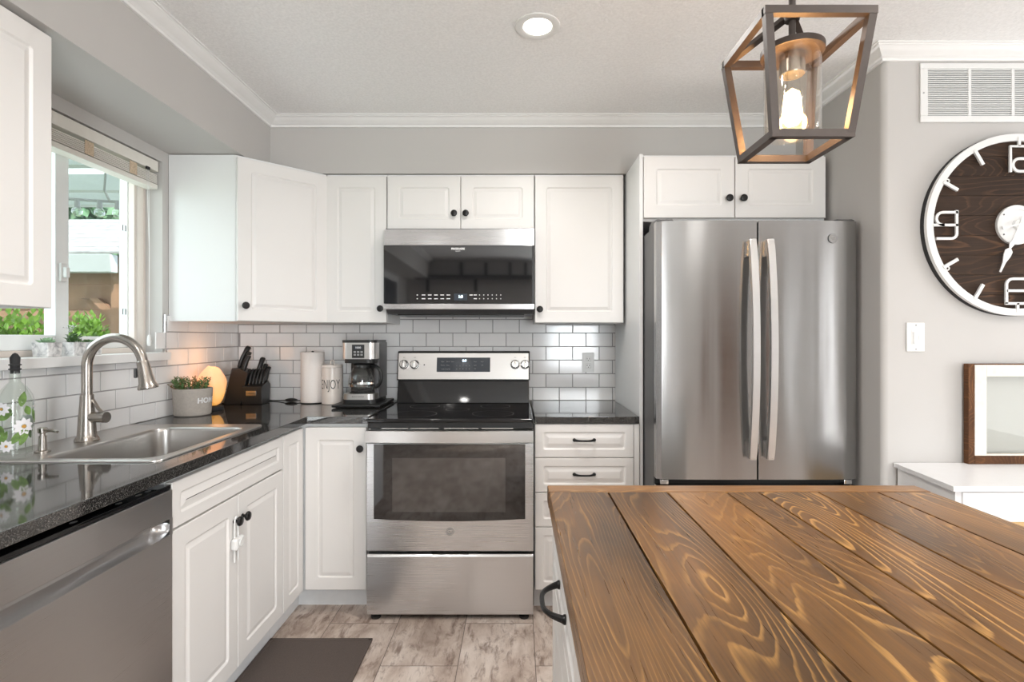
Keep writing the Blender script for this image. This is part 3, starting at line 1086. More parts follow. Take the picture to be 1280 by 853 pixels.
add_text(el, 'GE', .017, (RC, YO - .0032, .405), (1, 0, 0), (0, 0, 1), .0004)
mm = frame((RC, YO - .0034, .405), (0, -1, 0), (1, 0, 0))
el.rings([[mm @ Vector((q * math.cos(2 * PI * i / 40), q * math.sin(2 * PI * i / 40), 0)) for i in range(40)] for q in (.0148, .0162)], False, False)
el.build('emblem_lettering', M['chrome'], em, recalc=False)
# storage drawer
sd = MB().prism([(YO + .002, .0245), (YO - .001, .030), (YO - .003, .16), (YO - .001, .290), (YO + .006, .300), (YO + .05, .300), (YO + .05, .0245)], 'x', RX0 + .002, RX1 - .002, bev=.002)
dw_ = sd.build('storage_drawer', M['steel_h'], t)
MB().box(RC - .085, RC + .085, YO + .001, YO + .010, .3005, .3065, .001).build('drawer_grip', M['black'], dw_)

# ------------------------------------------------------------------ microwave
t = thing('microwave', 'stainless over-the-range microwave with black glass door under the short cabinet', 'microwave', (-.30, 2.85, 1.42))
MX0, MX1 = -.679, .085
MB().prism([(2.675, 1.436), (2.72, 1.412), (3.04, 1.412), (3.04, 1.848), (2.675, 1.848)], 'x', MX0 + .002, MX1 - .002, bev=.003).build('body', M['darkgrey'], t)
ud = MB().box(MX0 + .05, MX1 - .05, 2.735, 3.0, 1.406, 1.4125, .002)
ud.build('underside_grille', M['black'], t)
MB().box(MX0, MX1, 2.650, 2.676, 1.757, 1.840, .003).build('top_trim', M['steel_h'], t)
MB().box(MX0, MX1, 2.650, 2.676, 1.433, 1.461, .003).build('bottom_trim', M['steel_h'], t)
gd = MB().box(MX0, MX1, 2.646, 2.676, 1.4615, 1.7565, .002).build('glass_door', M['smokeglass'], t)
ed = MB().box(MX1 - .012, MX1, 2.6448, 2.647, 1.4615, 1.7565, .0008).build('door_edge', M['black'], gd)
lt = MB()
add_text(lt, 'FRIGIDAIRE', .0135, (-.302, 2.6455, 1.7385), (1, 0, 0), (0, 0, 1), .0005)
add_text(lt, 'GALLERY', .0065, (-.302, 2.6455, 1.727), (1, 0, 0), (0, 0, 1))
lt.build('brand_lettering', M['letter_white'], gd)
lt = MB()
for r_i, z in enumerate((1.505, 1.486)):
    for k in range(6):
        x = -.508 + k * .0315
        lt.box(x - (.003 if k == 0 else .009), x + (.003 if k == 0 else .009), 2.6452, 2.6462, z - .0022, z + .0022)
    for k in range(8):
        x = -.236 + k * .0215
        wd = .008 if k < 2 else .0022
        if not (r_i == 1 and k == 0):
            lt.box(x - wd, x + wd, 2.6452, 2.6462, z - .0022, z + .0022)
lt.build('button_markings', M['letter_white'], gd)
MB().box(-.322, -.255, 2.6448, 2.6462, 1.478, 1.512).build('display_window', M['screen'], gd)
lt = MB()
add_text(lt, '1:0', .020, (-.289, 2.6445, 1.496), (1, 0, 0), (0, 0, 1), .0008)
lt.build('clock_digits', M['display'], gd)

# ------------------------------------------------------------------ refrigerator
t = thing('refrigerator', 'stainless French-door refrigerator with two bowed handles', 'refrigerator', (1.016, 2.6, 0))
FX0, FX1, FYF, FYB = .590, 1.442, 2.214, 2.262
FC = (FX0 + FX1) / 2
MB().box(FX0 + .001, FX1 - .002, 2.270, 2.99, .02, 1.768, .006).build('body', M['darkgrey'], t)
MB().box(FX0 + .004, FX1 - .004, 2.262, 2.271, .08, 1.76).build('door_gasket', M['black'], t)


def fridge_door(name, x0, x1, z0, z1, bow_out):
    """a door leaf with a rolled outer edge and a slightly bowed face"""
    n = 20
    front = []
    for i in range(n + 1):
        s = i / n
        x = x0 + (x1 - x0) * s
        g = s if bow_out > 0 else 1 - s         # 0 at outer edge, 1 at the centre line
        y = FYF - .010 * math.sin(PI * min(1, g * .62 + .10)) + .004
        if g < .05:
            y += .009 * (1 - g / .05) ** 2
        front.append((x, y))
    poly = front + [(x1, FYB), (x0, FYB)]
    return MB().prism(poly, 'z', z0, z1, bev=.0012)


def fridge_handle(door, x):
    pts = []
    z0, z1 = .780, 1.700
    for i in range(25):
        s = -1 + i / 12
        pts.append((x, FYF - .030 - .034 * (1 - s * s) , (z0 + z1) / 2 + s * (z1 - z0) / 2))
    hb = MB().tube(pts, 1.0, flat=(.009, .0145), up=(0, 1, 0))
    bmesh.ops.bevel(hb.bm, geom=[e for e in hb.bm.edges if abs((e.verts[0].co - e.verts[1].co).normalized().z) > .6], offset=.004, segments=3, affect='EDGES')
    h = hb.build('handle', M['steel_soft'], door)
    mt = MB()
    for z in (z0 + .035, z1 - .035):
        mt.box(x - .0125, x + .0125, FYF - .040, FYF + .004, z - .034, z + .034, .004)
    mt.build('handle_mount', M['chrome'], door)


dl = fridge_door('door', FX0, FC - .0035, .688, 1.784, 1).build('door', M['steel_fr'], t, angle=30)
fridge_handle(dl, FC - .034)
dr = fridge_door('door', FC + .0035, FX1, .688, 1.784, -1).build('door', M['steel_fr'], t, angle=30)
fridge_handle(dr, FC + .040)
bd = MB().lathe([(.0195, 0), (.0195, .003), (.018, .004), (0, .004)], M=frame((1.333, FYF - .0060, 1.709), (0, -1, 0), (1, 0, 0)), n=32).build('emblem', M['letter_grey'], dr)
el = MB()
add_text(el, 'GE', .018, (1.333, FYF - .0105, 1.709), (1, 0, 0), (0, 0, 1), .0004)
mm = frame((1.333, FYF - .0106, 1.709), (0, -1, 0), (1, 0, 0))
el.rings([[mm @ Vector((q * math.cos(2 * PI * i / 40), q * math.sin(2 * PI * i / 40), 0)) for i in range(40)] for q in (.0155, .0168)], False, False)
el.build('emblem_lettering', M['chrome'], bd, recalc=False)
fz = MB().box(FX0, FX1, FYF, FYB, .10, .660, .004).build('freezer_drawer', M['steel_fr'], t)
MB().tube([(FX0 + .10 + (FX1 - FX0 - .2) * i / 16, FYF - .028 - .03 * math.sin(PI * i / 16), .60) for i in range(17)], .012, 12).build('handle', M['steel_soft'], fz)
for x in (FX0 + .035, FX1 - .035):
    MB().box(x - .018, x + .018, FYF + .008, FYB, .664, .684, .004).build('lower_hinge', M['chrome'], t)
hc = MB().prism([(2.22, 1.786), (2.24, 1.797), (2.34, 1.803), (2.37, 1.790), (2.37, 1.768), (2.262, 1.768), (2.262, 1.785)], 'x', FX0 + .006, FX0 + .075, bev=.003)
hc.build('hinge_cover', M['darkgrey'], t)
hc = MB().prism([(2.22, 1.786), (2.24, 1.797), (2.34, 1.803), (2.37, 1.790), (2.37, 1.768), (2.262, 1.768), (2.262, 1.785)], 'x', FX1 - .075, FX1 - .006, bev=.003)
hc.build('hinge_cover', M['darkgrey'], t)
MB().box(FX0 + .02, FX1 - .02, 2.26, 2.30, .0, .09, .004).build('toe_grille', M['black'], t)

# ------------------------------------------------------------------ dishwasher
t = thing('dishwasher', 'stainless dishwasher with a pocket handle, bottom left under the counter', 'dishwasher', (-1.3, 1.2, 0))
D0, D1, DX = .902, 1.4995, -.990
MB().box(XW + .03, DX - .045, D0 + .004, D1 - .003, .10, .858, .003).build('body', M['darkgrey'], t)
MB().box(XW + .03, -1.06, D0 + .004, D1 - .003, 0, .098).build('toe_kick', M['black'], t)
dm = MB()
dm.box(DX - .044, DX, D0, D1, .772, .855, .003)                # band above the pocket
dm.box(DX - .044, DX, D0, D1, .115, .728, .003)                # main panel
dm.box(DX - .044, DX, D1 - .014, D1, .726, .774)               # ends of the pocket
dm.box(DX - .044, DX, D0, D0 + .014, .726, .774)
dd = dm.build('door_panel', M['steel_dw'], t)
pk = MB()
prof = [(DX - .002, .772), (DX - .016, .7715), (DX - .030, .768), (DX - .038, .758), (DX - .037, .746), (DX - .026, .735), (DX - .012, .7295), (DX - .001, .728), (DX - .001, .7275), (DX - .043, .7275), (DX - .043, .7725)]
pk.prism(prof, 'y', D0 + .0135, D1 - .0135)
# rounded ends of the scoop
for yy, sg in ((D1 - .014, -1), (D0 + .014, 1)):
    rr = []
    for k in range(7):
        a = PI / 2 * k / 6
        sc = math.sin(a)
        rr.append([(DX - .001 - (DX - .001 - x) * sc, yy + sg * .050 * (1 - math.cos(a)), .750 + (z - .750) * (.35 + .65 * sc)) for x, z in prof[:8]])
    pk.rings(rr, False, False, closed=False)
pk.build('pocket_handle', M['steel_dw'], dd)
cp = MB().box(DX - .043, DX - .004, D0, D1 - .001, .8555, .868, .002).build('control_strip', M['blackglass'], t)
mk = MB()
for y in (.985, 1.19, 1.325, 1.395, 1.43):
    mk.rings([[(DX - .022 + r * math.cos(2 * PI * i / 20), y + 1.6 * r * math.sin(2 * PI * i / 20), .8686) for i in range(20)] for r in (.003, .006)], True, False)
mk.build('button_mark', M['letter_grey'], cp, recalc=False)

# ------------------------------------------------------------------ sink, tap, soap pump
t = thing('kitchen_sink', 'stainless drop-in sink set into the black countertop under the window', 'sink', (-1.34, 1.86, ZT))
s_ = MB()
R = s_.rrect
x0, x1, y0, y1 = -1.625, -1.057, 1.537, 2.182
bx0, bx1, by0, by1 = -1.450, -1.092, 1.572, 2.118
s_.rings([R(x0, x1, y0, y1, .03, ZT + .0003), R(x0, x1, y0, y1, .03, ZT + .003), R(x0 + .003, x1 - .003, y0 + .003, y1 - .003, .028, ZT + .006), R(x0 + .010, x1 - .010, y0 + .010, y1 - .010, .024, ZT + .006), R(x0 + .014, x1 - .014, y0 + .014, y1 - .014, .022, ZT + .004),
          R(bx0, bx1, by0, by1, .055, ZT + .004), R(bx0 + .004, bx1 - .004, by0 + .004, by1 - .004, .053, ZT + .001), R(bx0 + .008, bx1 - .008, by0 + .008, by1 - .008, .05, ZT - .010),
          R(bx0 + .014, bx1 - .014, by0 + .014, by1 - .014, .05, ZT - .165), R(bx0 + .022, bx1 - .022, by0 + .022, by1 - .022, .045, ZT - .180), R(bx0 + .045, bx1 - .045, by0 + .045, by1 - .045, .04, ZT - .186)], cap0=False, cap1=True)
s_.build('basin', M['sinksteel'], t, angle=50, recalc=False)
MB().lathe([(.045, 0), (.045, .002), (.036, .003), (.030, -.004 + .004), (0, .001)], (-1.27, 1.84, ZT - .1858), 28).build('drain', M['chrome'], t)

t = thing('faucet', 'tall brushed nickel pull-down gooseneck faucet behind the sink', 'faucet', (-1.512, 1.834, ZT))
fx, fy = -1.512, 1.834
MB().lathe([(.035, .0045), (.036, .010), (.033, .016), (.0285, .024), (.0270, .045), (.0245, .09), (.0215, .13), (.0195, .166), (.0185, .168)], (fx, fy, ZT), 32).build('base', M['nickel'], t)
pts = [(fx, fy, ZT + .165), (fx, fy, ZT + .20), (fx, fy, ZT + .24), (fx, fy, ZT + .268)]
Rr = .0985
for i in range(1, 25):
    a = math.radians(172 * i / 24)
    pts.append((fx + Rr - Rr * math.cos(a), fy, ZT + .268 + Rr * math.sin(a)))
MB().tube(pts, .0162, 20).build('gooseneck', M['nickel'], t)
e = Vector(pts[-1])
dn = (e - Vector(pts[-2])).normalized()
sh = MB().lathe([(.0168, 0), (.0185, .004), (.0195, .012), (.0215, .05), (.0250, .078), (.0300, .090), (.0315, .096), (.030, .100), (.024, .101), (0, .099)], M=frame(e - dn * .004, dn), n=28)
hd = sh.build('spray_head', M['nickel'], t)
MB().box(-.0045, .0045, -.006, .006, -.034, .0, .003, M=Matrix.Translation(e + Vector((-.0205, -.006, -.022)))).build('spray_button', M['darkgrey'], hd)
hx = MB()
hx.cyl((fx + .015, fy, ZT + .088), (fx + .066, fy - .004, ZT + .088), .0185, .0185)
hn = hx.build('handle_barrel', M['nickel'], t)
MB().cyl((fx + .062, fy - .004, ZT + .088), (fx + .073, fy - .005, ZT + .088), .0195, .0190).build('handle_cap', M['nickel'], hn)
MB().tube([(fx + .056, fy - .003, ZT + .104), (fx + .040, fy, ZT + .118), (fx + .020, fy + .002, ZT + .150)], [.006, .0055, .0045], 10).build('lever', M['nickel'], hn)

t = thing('soap_dispenser', 'small brushed nickel soap pump on the sink deck beside the flowered bottle', 'soap dispenser', (-1.505, 1.655, ZT))
px_, py_ = -1.505, 1.655
MB().lathe([(.021, .0045), (.021, .009), (.012, .012), (.0105, .05), (.0105, .056)], (px_, py_, ZT), 20).build('base', M['nickel'], t)
MB().lathe([(.0075, .055), (.0075, .064), (.0125, .066), (.0130, .080), (.009, .083), (0, .084)], (px_, py_, ZT), 20).build('pump_head', M['nickel'], t)
MB().tube([(px_, py_, ZT + .074), (px_ + .03, py_ - .004, ZT + .074), (px_ + .055, py_ - .008, ZT + .070)], [.0065, .0055, .004], 12).build('spout', M['nickel'], t)
# ------------------------------------------------------------------ window blind
t = thing('window_blind', 'white slatted blind drawn up at the top of the window', 'blind', (XW, 1.94, 1.965))
BX0, BX1 = XW - .060, XW - .004
B0, B1 = WY0 + .006, WY1 - .022
MB().box(BX0, BX1 + .002, B0, B1, 2.046, 2.094, .004).build('valance', M['blind'], t)
sl = MB()
z = 2.032
while z > 1.994:
    sl.box(BX0 + .002, BX1 - .001, B0 + .004, B1 - .004, z - .0048, z, .0012, 1)
    z -= .0072
sl.build('slat_stack', M['blind'], t)
MB().box(BX0 + .001, BX1, B0 + .002, B1 - .002, 1.966, 1.988, .004).build('bottom_rail', M['blind'], t)
for y in (2.005, 2.235, 1.62):
    MB().box(BX1 - .0005, BX1 + .0012, y - .021, y + .021, 1.990, 2.042, .0004).build('ladder_tape', M['tape'], t)
cd = MB()
cy = 2.325
cd.tube([(BX1 + .002, cy, 2.045), (BX1 + .004, cy + .002, 1.7), (BX1 + .003, cy + .003, 1.30)], .0012, 6)
cd.tube([(BX1 + .002, cy - .012, 2.045), (BX1 + .004, cy + .000, 1.7), (BX1 + .003, cy + .001, 1.30)], .0010, 6)
cd.build('lift_cord', M['white'], t)
MB().lathe([(.003, .05), (.006, .046), (.009, .022), (.0085, .006), (.005, 0)][::-1], (BX1 + .003, cy + .002, 1.252), 14).build('cord_tassel', M['white'], t)
MB().box(BX1 - .002, BX1 + .006, cy - .016, cy + .006, 2.036, 2.050, .002).build('cord_lock', M['bronze'], t)

# ------------------------------------------------------------------ planters on the sill
def rosette(mb, c, n, L, W, rg, tilt0=.2, tilt1=1.2):
    for i in range(n):
        a = i * 2.39996
        q = i / n
        el = tilt0 + (tilt1 - tilt0) * (1 - q)
        d = Vector((math.cos(a) * math.cos(el), math.sin(a) * math.cos(el), math.sin(el)))
        mb.leaf(Vector(c) + d * L * .06, d, (-math.cos(a) * math.sin(el), -math.sin(a) * math.sin(el), math.cos(el)), L * (.6 + .4 * q) * rg.uniform(.85, 1.1), W, .25)


def stems(mb, c, n, h, rg, r=.02, L=.02, W=.010):
    for i in range(n):
        a, q = rg.uniform(0, 2 * PI), rg.uniform(0, r)
        b = Vector(c) + Vector((q * math.cos(a), q * math.sin(a), 0))
        top = b + Vector((rg.uniform(-.4, .4) * h, rg.uniform(-.4, .4) * h, h * rg.uniform(.5, 1)))
        mb.tube([b, (b + top) / 2 + Vector((0, 0, h * .1)), top], .0012, 5)
        for k in range(5):
            p = b.lerp(top, .3 + .7 * k / 4)
            an = rg.uniform(0, 2 * PI)
            mb.leaf(p, (math.cos(an), math.sin(an), rg.uniform(.1, .9)), (0, 0, 1), L * rg.uniform(.7, 1.1), W, .15)


PL = [(-1.655, 1.838, .060, 'square marbled planter with a pale rosette succulent, leftmost on the window sill', 0),
      (-1.650, 1.938, .056, 'square marbled planter with a white-flowered succulent, middle of three on the window sill', 1),
      (-1.660, 2.028, .056, 'square marbled planter with dark green succulent, behind the faucet neck on the window sill', 2)]
rg = random.Random(5)
for x, y, s, lab, kind in PL:
    t = thing('succulent_planter', lab, 'planter', (x, y, WZ0), 0.0, 'marbled planters on the window sill')
    hh = .05
    m = MB()
    lo, hi = s * .46, s * .5
    m.rings([m.rrect(x - lo, x + lo, y - lo, y + lo, .004, WZ0 + .0004), m.rrect(x - hi, x + hi, y - hi, y + hi, .004, WZ0 + hh), m.rrect(x - hi + .004, x + hi - .004, y - hi + .004, y + hi - .004, .003, WZ0 + hh), m.rrect(x - hi + .005, x + hi - .005, y - hi + .005, y + hi - .005, .003, WZ0 + hh - .010)])
    m.build('pot', M['marble'], t)
    MB().box(x - hi + .0045, x + hi - .0045, y - hi + .0045, y + hi - .0045, WZ0 + hh - .016, WZ0 + hh - .007).build('soil', M['soil'], t)
    lf = MB()
    c = (x, y, WZ0 + hh - .006)
    if kind == 0:
        rosette(lf, c, 22, .034, .014, rg, .25, 1.3)
        lf.build('foliage', M['leaf_pale'], t, angle=60)
    elif kind == 1:
        stems(lf, c, 14, .035, rg, .022, .018, .010)
        lf.tube([c, (x, y - .012, WZ0 + .085), (x + .002, y - .022, WZ0 + .112)], .0014, 6)
        lf.build('foliage', M['leaf'], t, angle=60)
        fl = MB()
        for k in range(7):
            p = Vector((x + .002 + rg.uniform(-.010, .010), y - .020 + rg.uniform(-.014, .014), WZ0 + .100 + rg.uniform(-.016, .022)))
            for j in range(5):
                a = 2 * PI * j / 5
                fl.leaf(p, (math.cos(a), math.sin(a), .5), (0, 0, 1), .012, .008, .1)
        fl.build('blossom', M['petal'], t, angle=60)
    else:
        rosette(lf, (x, y - .012, c[2]), 16, .026, .012, rg, .2, 1.2)
        rosette(lf, (x, y + .014, c[2]), 14, .024, .012, rg, .2, 1.2)
        lf.build('foliage', M['leaf'], t, angle=60)

# ------------------------------------------------------------------ flowered bottle
t = thing('glass_bottle', 'clear glass bottle painted with white daisies, black stopper, at the left end of the sink', 'bottle', (-1.520, 1.580, ZT + .006))
bx, by, bz = -1.520, 1.580, ZT + .0065
br = .0435
MB().lathe([(.030, 0), (br - .004, .001), (br, .006), (br, .170), (br - .003, .186), (br - .012, .204), (.022, .218), (.0145, .226), (.0135, .250), (.0155, .252), (.0155, .258), (.0125, .259), (.0115, .228), (.018, .218), (br - .016, .202), (br - .004, .170), (br - .004, .012), (.0, .010)], (bx, by, bz), 40, cap0=True, cap1=False).build('glass', M['bottleglass'], t)
sp = MB().lathe([(.011, .252), (.0115, .262), (.015, .264), (.0150, .267), (.0115, .268), (.0115, .276), (.0150, .277), (.0150, .280), (.0115, .281), (.0125, .300), (.006, .312), (0, .315)], (bx, by, bz), 18)
sp.build('stopper', M['blackmatte'], t)


def on_bottle(a, z, lift=.0006):
    return Vector((bx + (br + lift) * math.cos(a), by + (br + lift) * math.sin(a), bz + z))


def paint(mb, a0, z0, ang, L, W, lift=.0006):
    """a painted pointed stroke on the bottle's wall"""
    n = 6
    L_, R_ = [], []
    for i in range(n + 1):
        s = i / n
        wd = W * math.sin(PI * min(1, s * .92 + .06)) * .5
        cx, cz = L * s * math.cos(ang), L * s * math.sin(ang)
        L_.append(on_bottle(a0 + (cx - wd * math.sin(ang)) / br, z0 + cz + wd * math.cos(ang), lift))
        R_.append(on_bottle(a0 + (cx + wd * math.sin(ang)) / br, z0 + cz - wd * math.cos(ang), lift))
    mb.rings([L_, R_], False, False, closed=False)


A0 = math.atan2(0 - by, 0 - bx)      # side of the bottle that faces the viewer
pet, yol, lea = MB(), MB(), MB()
for da, z, s in ((.45, .095, 1.0), (-.72, .150, .8), (-.45, .040, .7), (2.4, .10, 1.0), (3.6, .06, .8), (1.6, .15, .8), (4.4, .14, .8)):
    for k in range(9):
        an = 2 * PI * k / 9 + .2
        paint(pet, A0 + da + .006 * s / br * math.cos(an), z + .006 * s * math.sin(an), an, .021 * s, .013 * s, .0008)
    for k in range(6):
        an = 2 * PI * k / 6
        paint(yol, A0 + da, z, an, .0055 * s, .006 * s, .0012)
for da, z, an, L in ((.30, .155, 1.4, .045), (.80, .128, 1.9, .03), (-.95, .118, .5, .04), (-.25, .045, .9, .055), (-.9, .040, 1.1, .05), (.25, .040, 1.2, .05), (.62, .058, 1.9, .03), (-.6, .07, 2.0, .04), (2.2, .05, 1.2, .05), (3.2, .12, .8, .05), (1.5, .10, 2.0, .05), (4.2, .08, 1.3, .05)):
    paint(lea, A0 + da, z, an, L, .020, .0007)
lea.build('painted_leaf', M['paintleaf'], t, recalc=False)
pet.build('painted_petal', M['petal'], t, recalc=False)
yol.build('painted_flower_centre', M['yolk'], t, recalc=False)

# ------------------------------------------------------------------ HOME pot
t = thing('potted_succulent', 'round concrete pot lettered HOME with a leafy succulent in the counter corner', 'plant', (-1.542, 2.480, ZT))
cx, cy_ = -1.542, 2.480
PR, PH = .0835, .128
MB().lathe([(.060, .0005), (.073, .001), (.077, .006), (PR, PH - .004), (PR - .002, PH), (PR - .010, PH), (PR - .012, PH - .02), (0, PH - .021)], (cx, cy_, ZT), 40, cap1=False).build('pot', M['concrete'], t)
MB().lathe([(PR - .0105, PH - .018), (PR - .012, PH - .012), (0, PH - .008)], (cx, cy_, ZT), 24).build('soil', M['soil'], t)


def wrap_text(mb, txt, size, c, r_of_z, a_mid, z_mid, bold=.0008, squeeze=1.0):
    vs, fs = text_geo(txt, size, bold)
    out = []
    for a, b, _ in vs:
        r = r_of_z(z_mid + b)
        an = a_mid + a * squeeze / r
        out.append((c[0] + (r + .0008) * math.cos(an), c[1] + (r + .0008) * math.sin(an), c[2] + z_mid + b))
    mb.faces_from(out, fs)
    return mb


A1 = math.atan2(-cy_, -cx)
lt = wrap_text(MB(), 'HOME', .034, (cx, cy_, ZT), lambda z: .0765 + (PR - .0765) * z / PH, A1 + .82, .072, .0012)
lt.build('lettering', M['letter_white'], t, recalc=False)
lf, lr = MB(), MB()
rg = random.Random(11)
for i in range(46):
    a, q = rg.uniform(0, 2 * PI), (PR - .014) * math.sqrt(rg.random())
    b = Vector((cx + q * math.cos(a), cy_ + q * math.sin(a), ZT + PH - .012))
    out = Vector((math.cos(a), math.sin(a), 0)) * (q / PR)
    h = rg.uniform(.025, .062)
    top = b + out * rg.uniform(.01, .035) + Vector((rg.uniform(-.012, .012), rg.uniform(-.012, .012), h))
    top.x = max(top.x, XW + .02)
    tgt = lr if rg.random() < .30 else lf
    tgt.tube([b, b.lerp(top, .5) + Vector((0, 0, .004)), top], .0014, 5)
    for k in range(7):
        p = b.lerp(top, .25 + .75 * k / 6)
        an = rg.uniform(0, 2 * PI)
        tgt.leaf(p, (math.cos(an), math.sin(an), rg.uniform(.2, .9)), (0, 0, 1), rg.uniform(.012, .021), .009, .2)
lf.build('foliage', M['leaf'], t, angle=60)
lr.build('leaf_tip', M['leaf_red'], t, angle=60)

# ------------------------------------------------------------------ salt lamp
lx, ly = -1.558, 2.648
t = thing('salt_lamp', 'glowing orange salt crystal lamp behind the concrete pot', 'lamp', (lx, ly, ZT))
rg = random.Random(4)
pl = []
for i in range(46):
    z = 1 - 2 * (i + .5) / 46
    a = i * 2.39996 + rg.uniform(-.3, .3)
    s = math.sqrt(max(0, 1 - z * z))
    nrm = Vector((s * math.cos(a), s * math.sin(a), z)).normalized()
    pl.append((nrm, rg.uniform(.94, 1.08)))
sb = MB()
bmesh.ops.create_icosphere(sb.bm, subdivisions=4, radius=1)
for v in sb.bm.verts:
    d = v.co.normalized()
    r = min(h / max(1e-3, n.dot(d)) for n, h in pl if n.dot(d) > .05)
    q = d * r
    tz = (q.z + 1) / 2
    wd = .068 * (1.0 - .18 * max(0, tz - .55) * 2)
    v.co = Vector((lx + q.x * wd + .006 * tz, ly + q.y * wd, ZT + .018 + max(0, tz) * .205))
for v in sb.bm.verts:
    v.co.z = max(v.co.z, ZT + .022)
sb.build('salt_crystal', M['salt'], t, angle=22)
MB().lathe([(.058, .0005), (.060, .004), (.060, .018), (.052, .024), (0, .024)], (lx, ly, ZT), 32).build('base', M['blackmatte'], t)
light('salt_lamp_glow', 'POINT', (lx + .02, ly + .0, ZT + .27), 0.22, (1.0, .48, .18), .05)

# lamp cord with its inline switch
t = thing('lamp_cord', 'black lamp cord with an oval inline switch on the counter beside the paper towel', 'cord', (-1.29, 2.98, ZT))
pts = [(-1.600, 2.705, ZT + .004), (-1.622, 2.775, ZT + .004), (-1.626, 2.90, ZT + .004), (-1.60, 3.02, ZT + .004), (-1.48, 3.030, ZT + .004), (-1.385, 3.01, ZT + .004), (-1.322, 2.982, ZT + .009)]
pts2 = [(-1.258, 2.975, ZT + .009), (-1.20, 3.01, ZT + .004), (-1.15, 3.022, ZT + .004), (-1.00, 3.02, ZT + .004)]


def smooth(p, k=6):
    p = [Vector(q) for q in p]
    out = []
    for i in range(len(p) - 1):
        a, b, c, d = p[max(i - 1, 0)], p[i], p[i + 1], p[min(i + 2, len(p) - 1)]
        for j in range(k):
            u = j / k
            out.append(.5 * ((2 * b) + (c - a) * u + (2 * a - 5 * b + 4 * c - d) * u * u + (3 * b - a - 3 * c + d) * u ** 3))
    return out + [p[-1]]


c_ = MB()
c_.tube(smooth(pts), .0028, 8)
c_.tube(smooth(pts2), .0028, 8)
c_.build('cable', M['black'], t)
MB().ball((-1.290, 2.978, ZT + .011), .036, .017, .0105, 24).build('inline_switch', M['black'], t, angle=80)

# ------------------------------------------------------------------ knife block with knives
kx, ky, kyaw = -1.492, 2.905, math.radians(4)
t = thing('knife_block', 'black slanted knife block with a small metal plate, in the counter corner', 'knife block', (kx, ky, ZT), kyaw)
KBM = Matrix.Translation((kx, ky, ZT)) @ Matrix.Rotation(kyaw, 4, 'Z')
# local frame: x right, y away from the viewer
MB().prism([(-.055, .001), (.052, .001), (.062, .104), (.030, .125), (-.045, .102), (-.055, .098)], 'x', -.018, .090, bev=.003).build('front_block', M['black'], t, local=True)
sd = MB().prism([(-.118, .001), (-.028, .001), (.012, .172), (-.040, .200), (-.075, .200)], 'y', -.045, .052, bev=.003)
sd.build('slanted_block', M['black'], t, local=True)
MB().box(.006, .060, -.0572, -.0545, .048, .076, .001).build('name_plate', M['nickel'], t, local=True)
np_ = MB()
add_text(np_, 'CUISINART', .0085, (.033, -.0574, .062), (1, 0, 0), (0, 0, 1))
np_.build('plate_lettering', M['letter_dark'], t, local=True, recalc=False)


def kitchen_knife(p, d, L, W, lab, grp):
    """a black riveted handle rising from the block"""
    p, d = KBM @ Vector(p), (KBM.to_3x3() @ Vector(d)).normalized()
    side = KBM.to_3x3() @ Vector((0, -1, 0))
    x = (side - d * side.dot(d)).normalized()
    y = d.cross(x)
    mb = MB()
    rings = []
    for s, w, b in ((-.02, .50, 0), (0, .62, 0), (.04, .80, 0), (.2, .92, .02), (.45, 1.0, .05), (.7, .92, .05), (.88, 1.05, .02), (.97, 1.0, -.02), (1.0, .7, -.03)):
        c = p + d * L * s + x * b * L
        rings.append([c + x * W * w * math.cos(2 * PI * k / 12) * 1.0 + y * W * .80 * w * math.sin(2 * PI * k / 12) for k in range(12)])
    mb.rings(rings)
    o = thing('kitchen_knife', lab, 'knife', tuple(p), 0, grp)
    mb.build('handle', M['black'], o)
    mb = MB()
    q = p + d * L * .985 - x * .02 * L
    mb.lathe([(W * .62, 0), (W * .62, L * .02), (W * .40, L * .03), (0, L * .032)], M=frame(q, d, x), n=12)
    mb.build('end_cap', M['nickel'], o)
    mb = MB()
    c = p - d * L * .10
    mb.rings([[c + d * a + x * b + y * e_ for b, e_ in ((-W * .5, -.0008), (W * .5, -.0008), (W * .5, .0008), (-W * .5, .0008))] for a in (-L * .10, L * .06)])
    mb.build('blade', M['chrome'], o)


gs, gl = 'steak knives in the front row of the block', 'large knives at the back of the block'
nth = ['leftmost', 'second from left', 'third from left', 'fourth from left', 'fifth from left', 'rightmost']
for i in range(6):
    kitchen_knife((-.008 + i * .0172, -.026 + .003 * i, .109), (.10, .42, 1), .090, .0098, 'black steak knife handle, %s in the front row of the knife block' % nth[i], gs)
kitchen_knife((-.058, .006, .200), (.34, .25, 1), .128, .0165, 'long black knife handle rising highest at the left of the knife block', gl)
kitchen_knife((-.030, -.012, .190), (.30, .22, 1), .104, .0135, 'black knife handle in the slanted block, right of the longest left handle', gl)
kitchen_knife((-.016, -.032, .180), (.26, .18, 1), .092, .0125, 'short black knife handle at the front edge of the slanted block', gl)
kitchen_knife((.030, .030, .138), (.16, .30, 1), .122, .0165, 'long black knife handle standing behind the steak knife row', gl)
kitchen_knife((.055, .034, .130), (.14, .30, 1), .092, .0135, 'middle black knife handle behind the steak knife row, next to the long one', gl)
kitchen_knife((.078, .030, .126), (.12, .30, 1), .080, .0125, 'short black knife handle at the far right behind the steak knife row', gl)

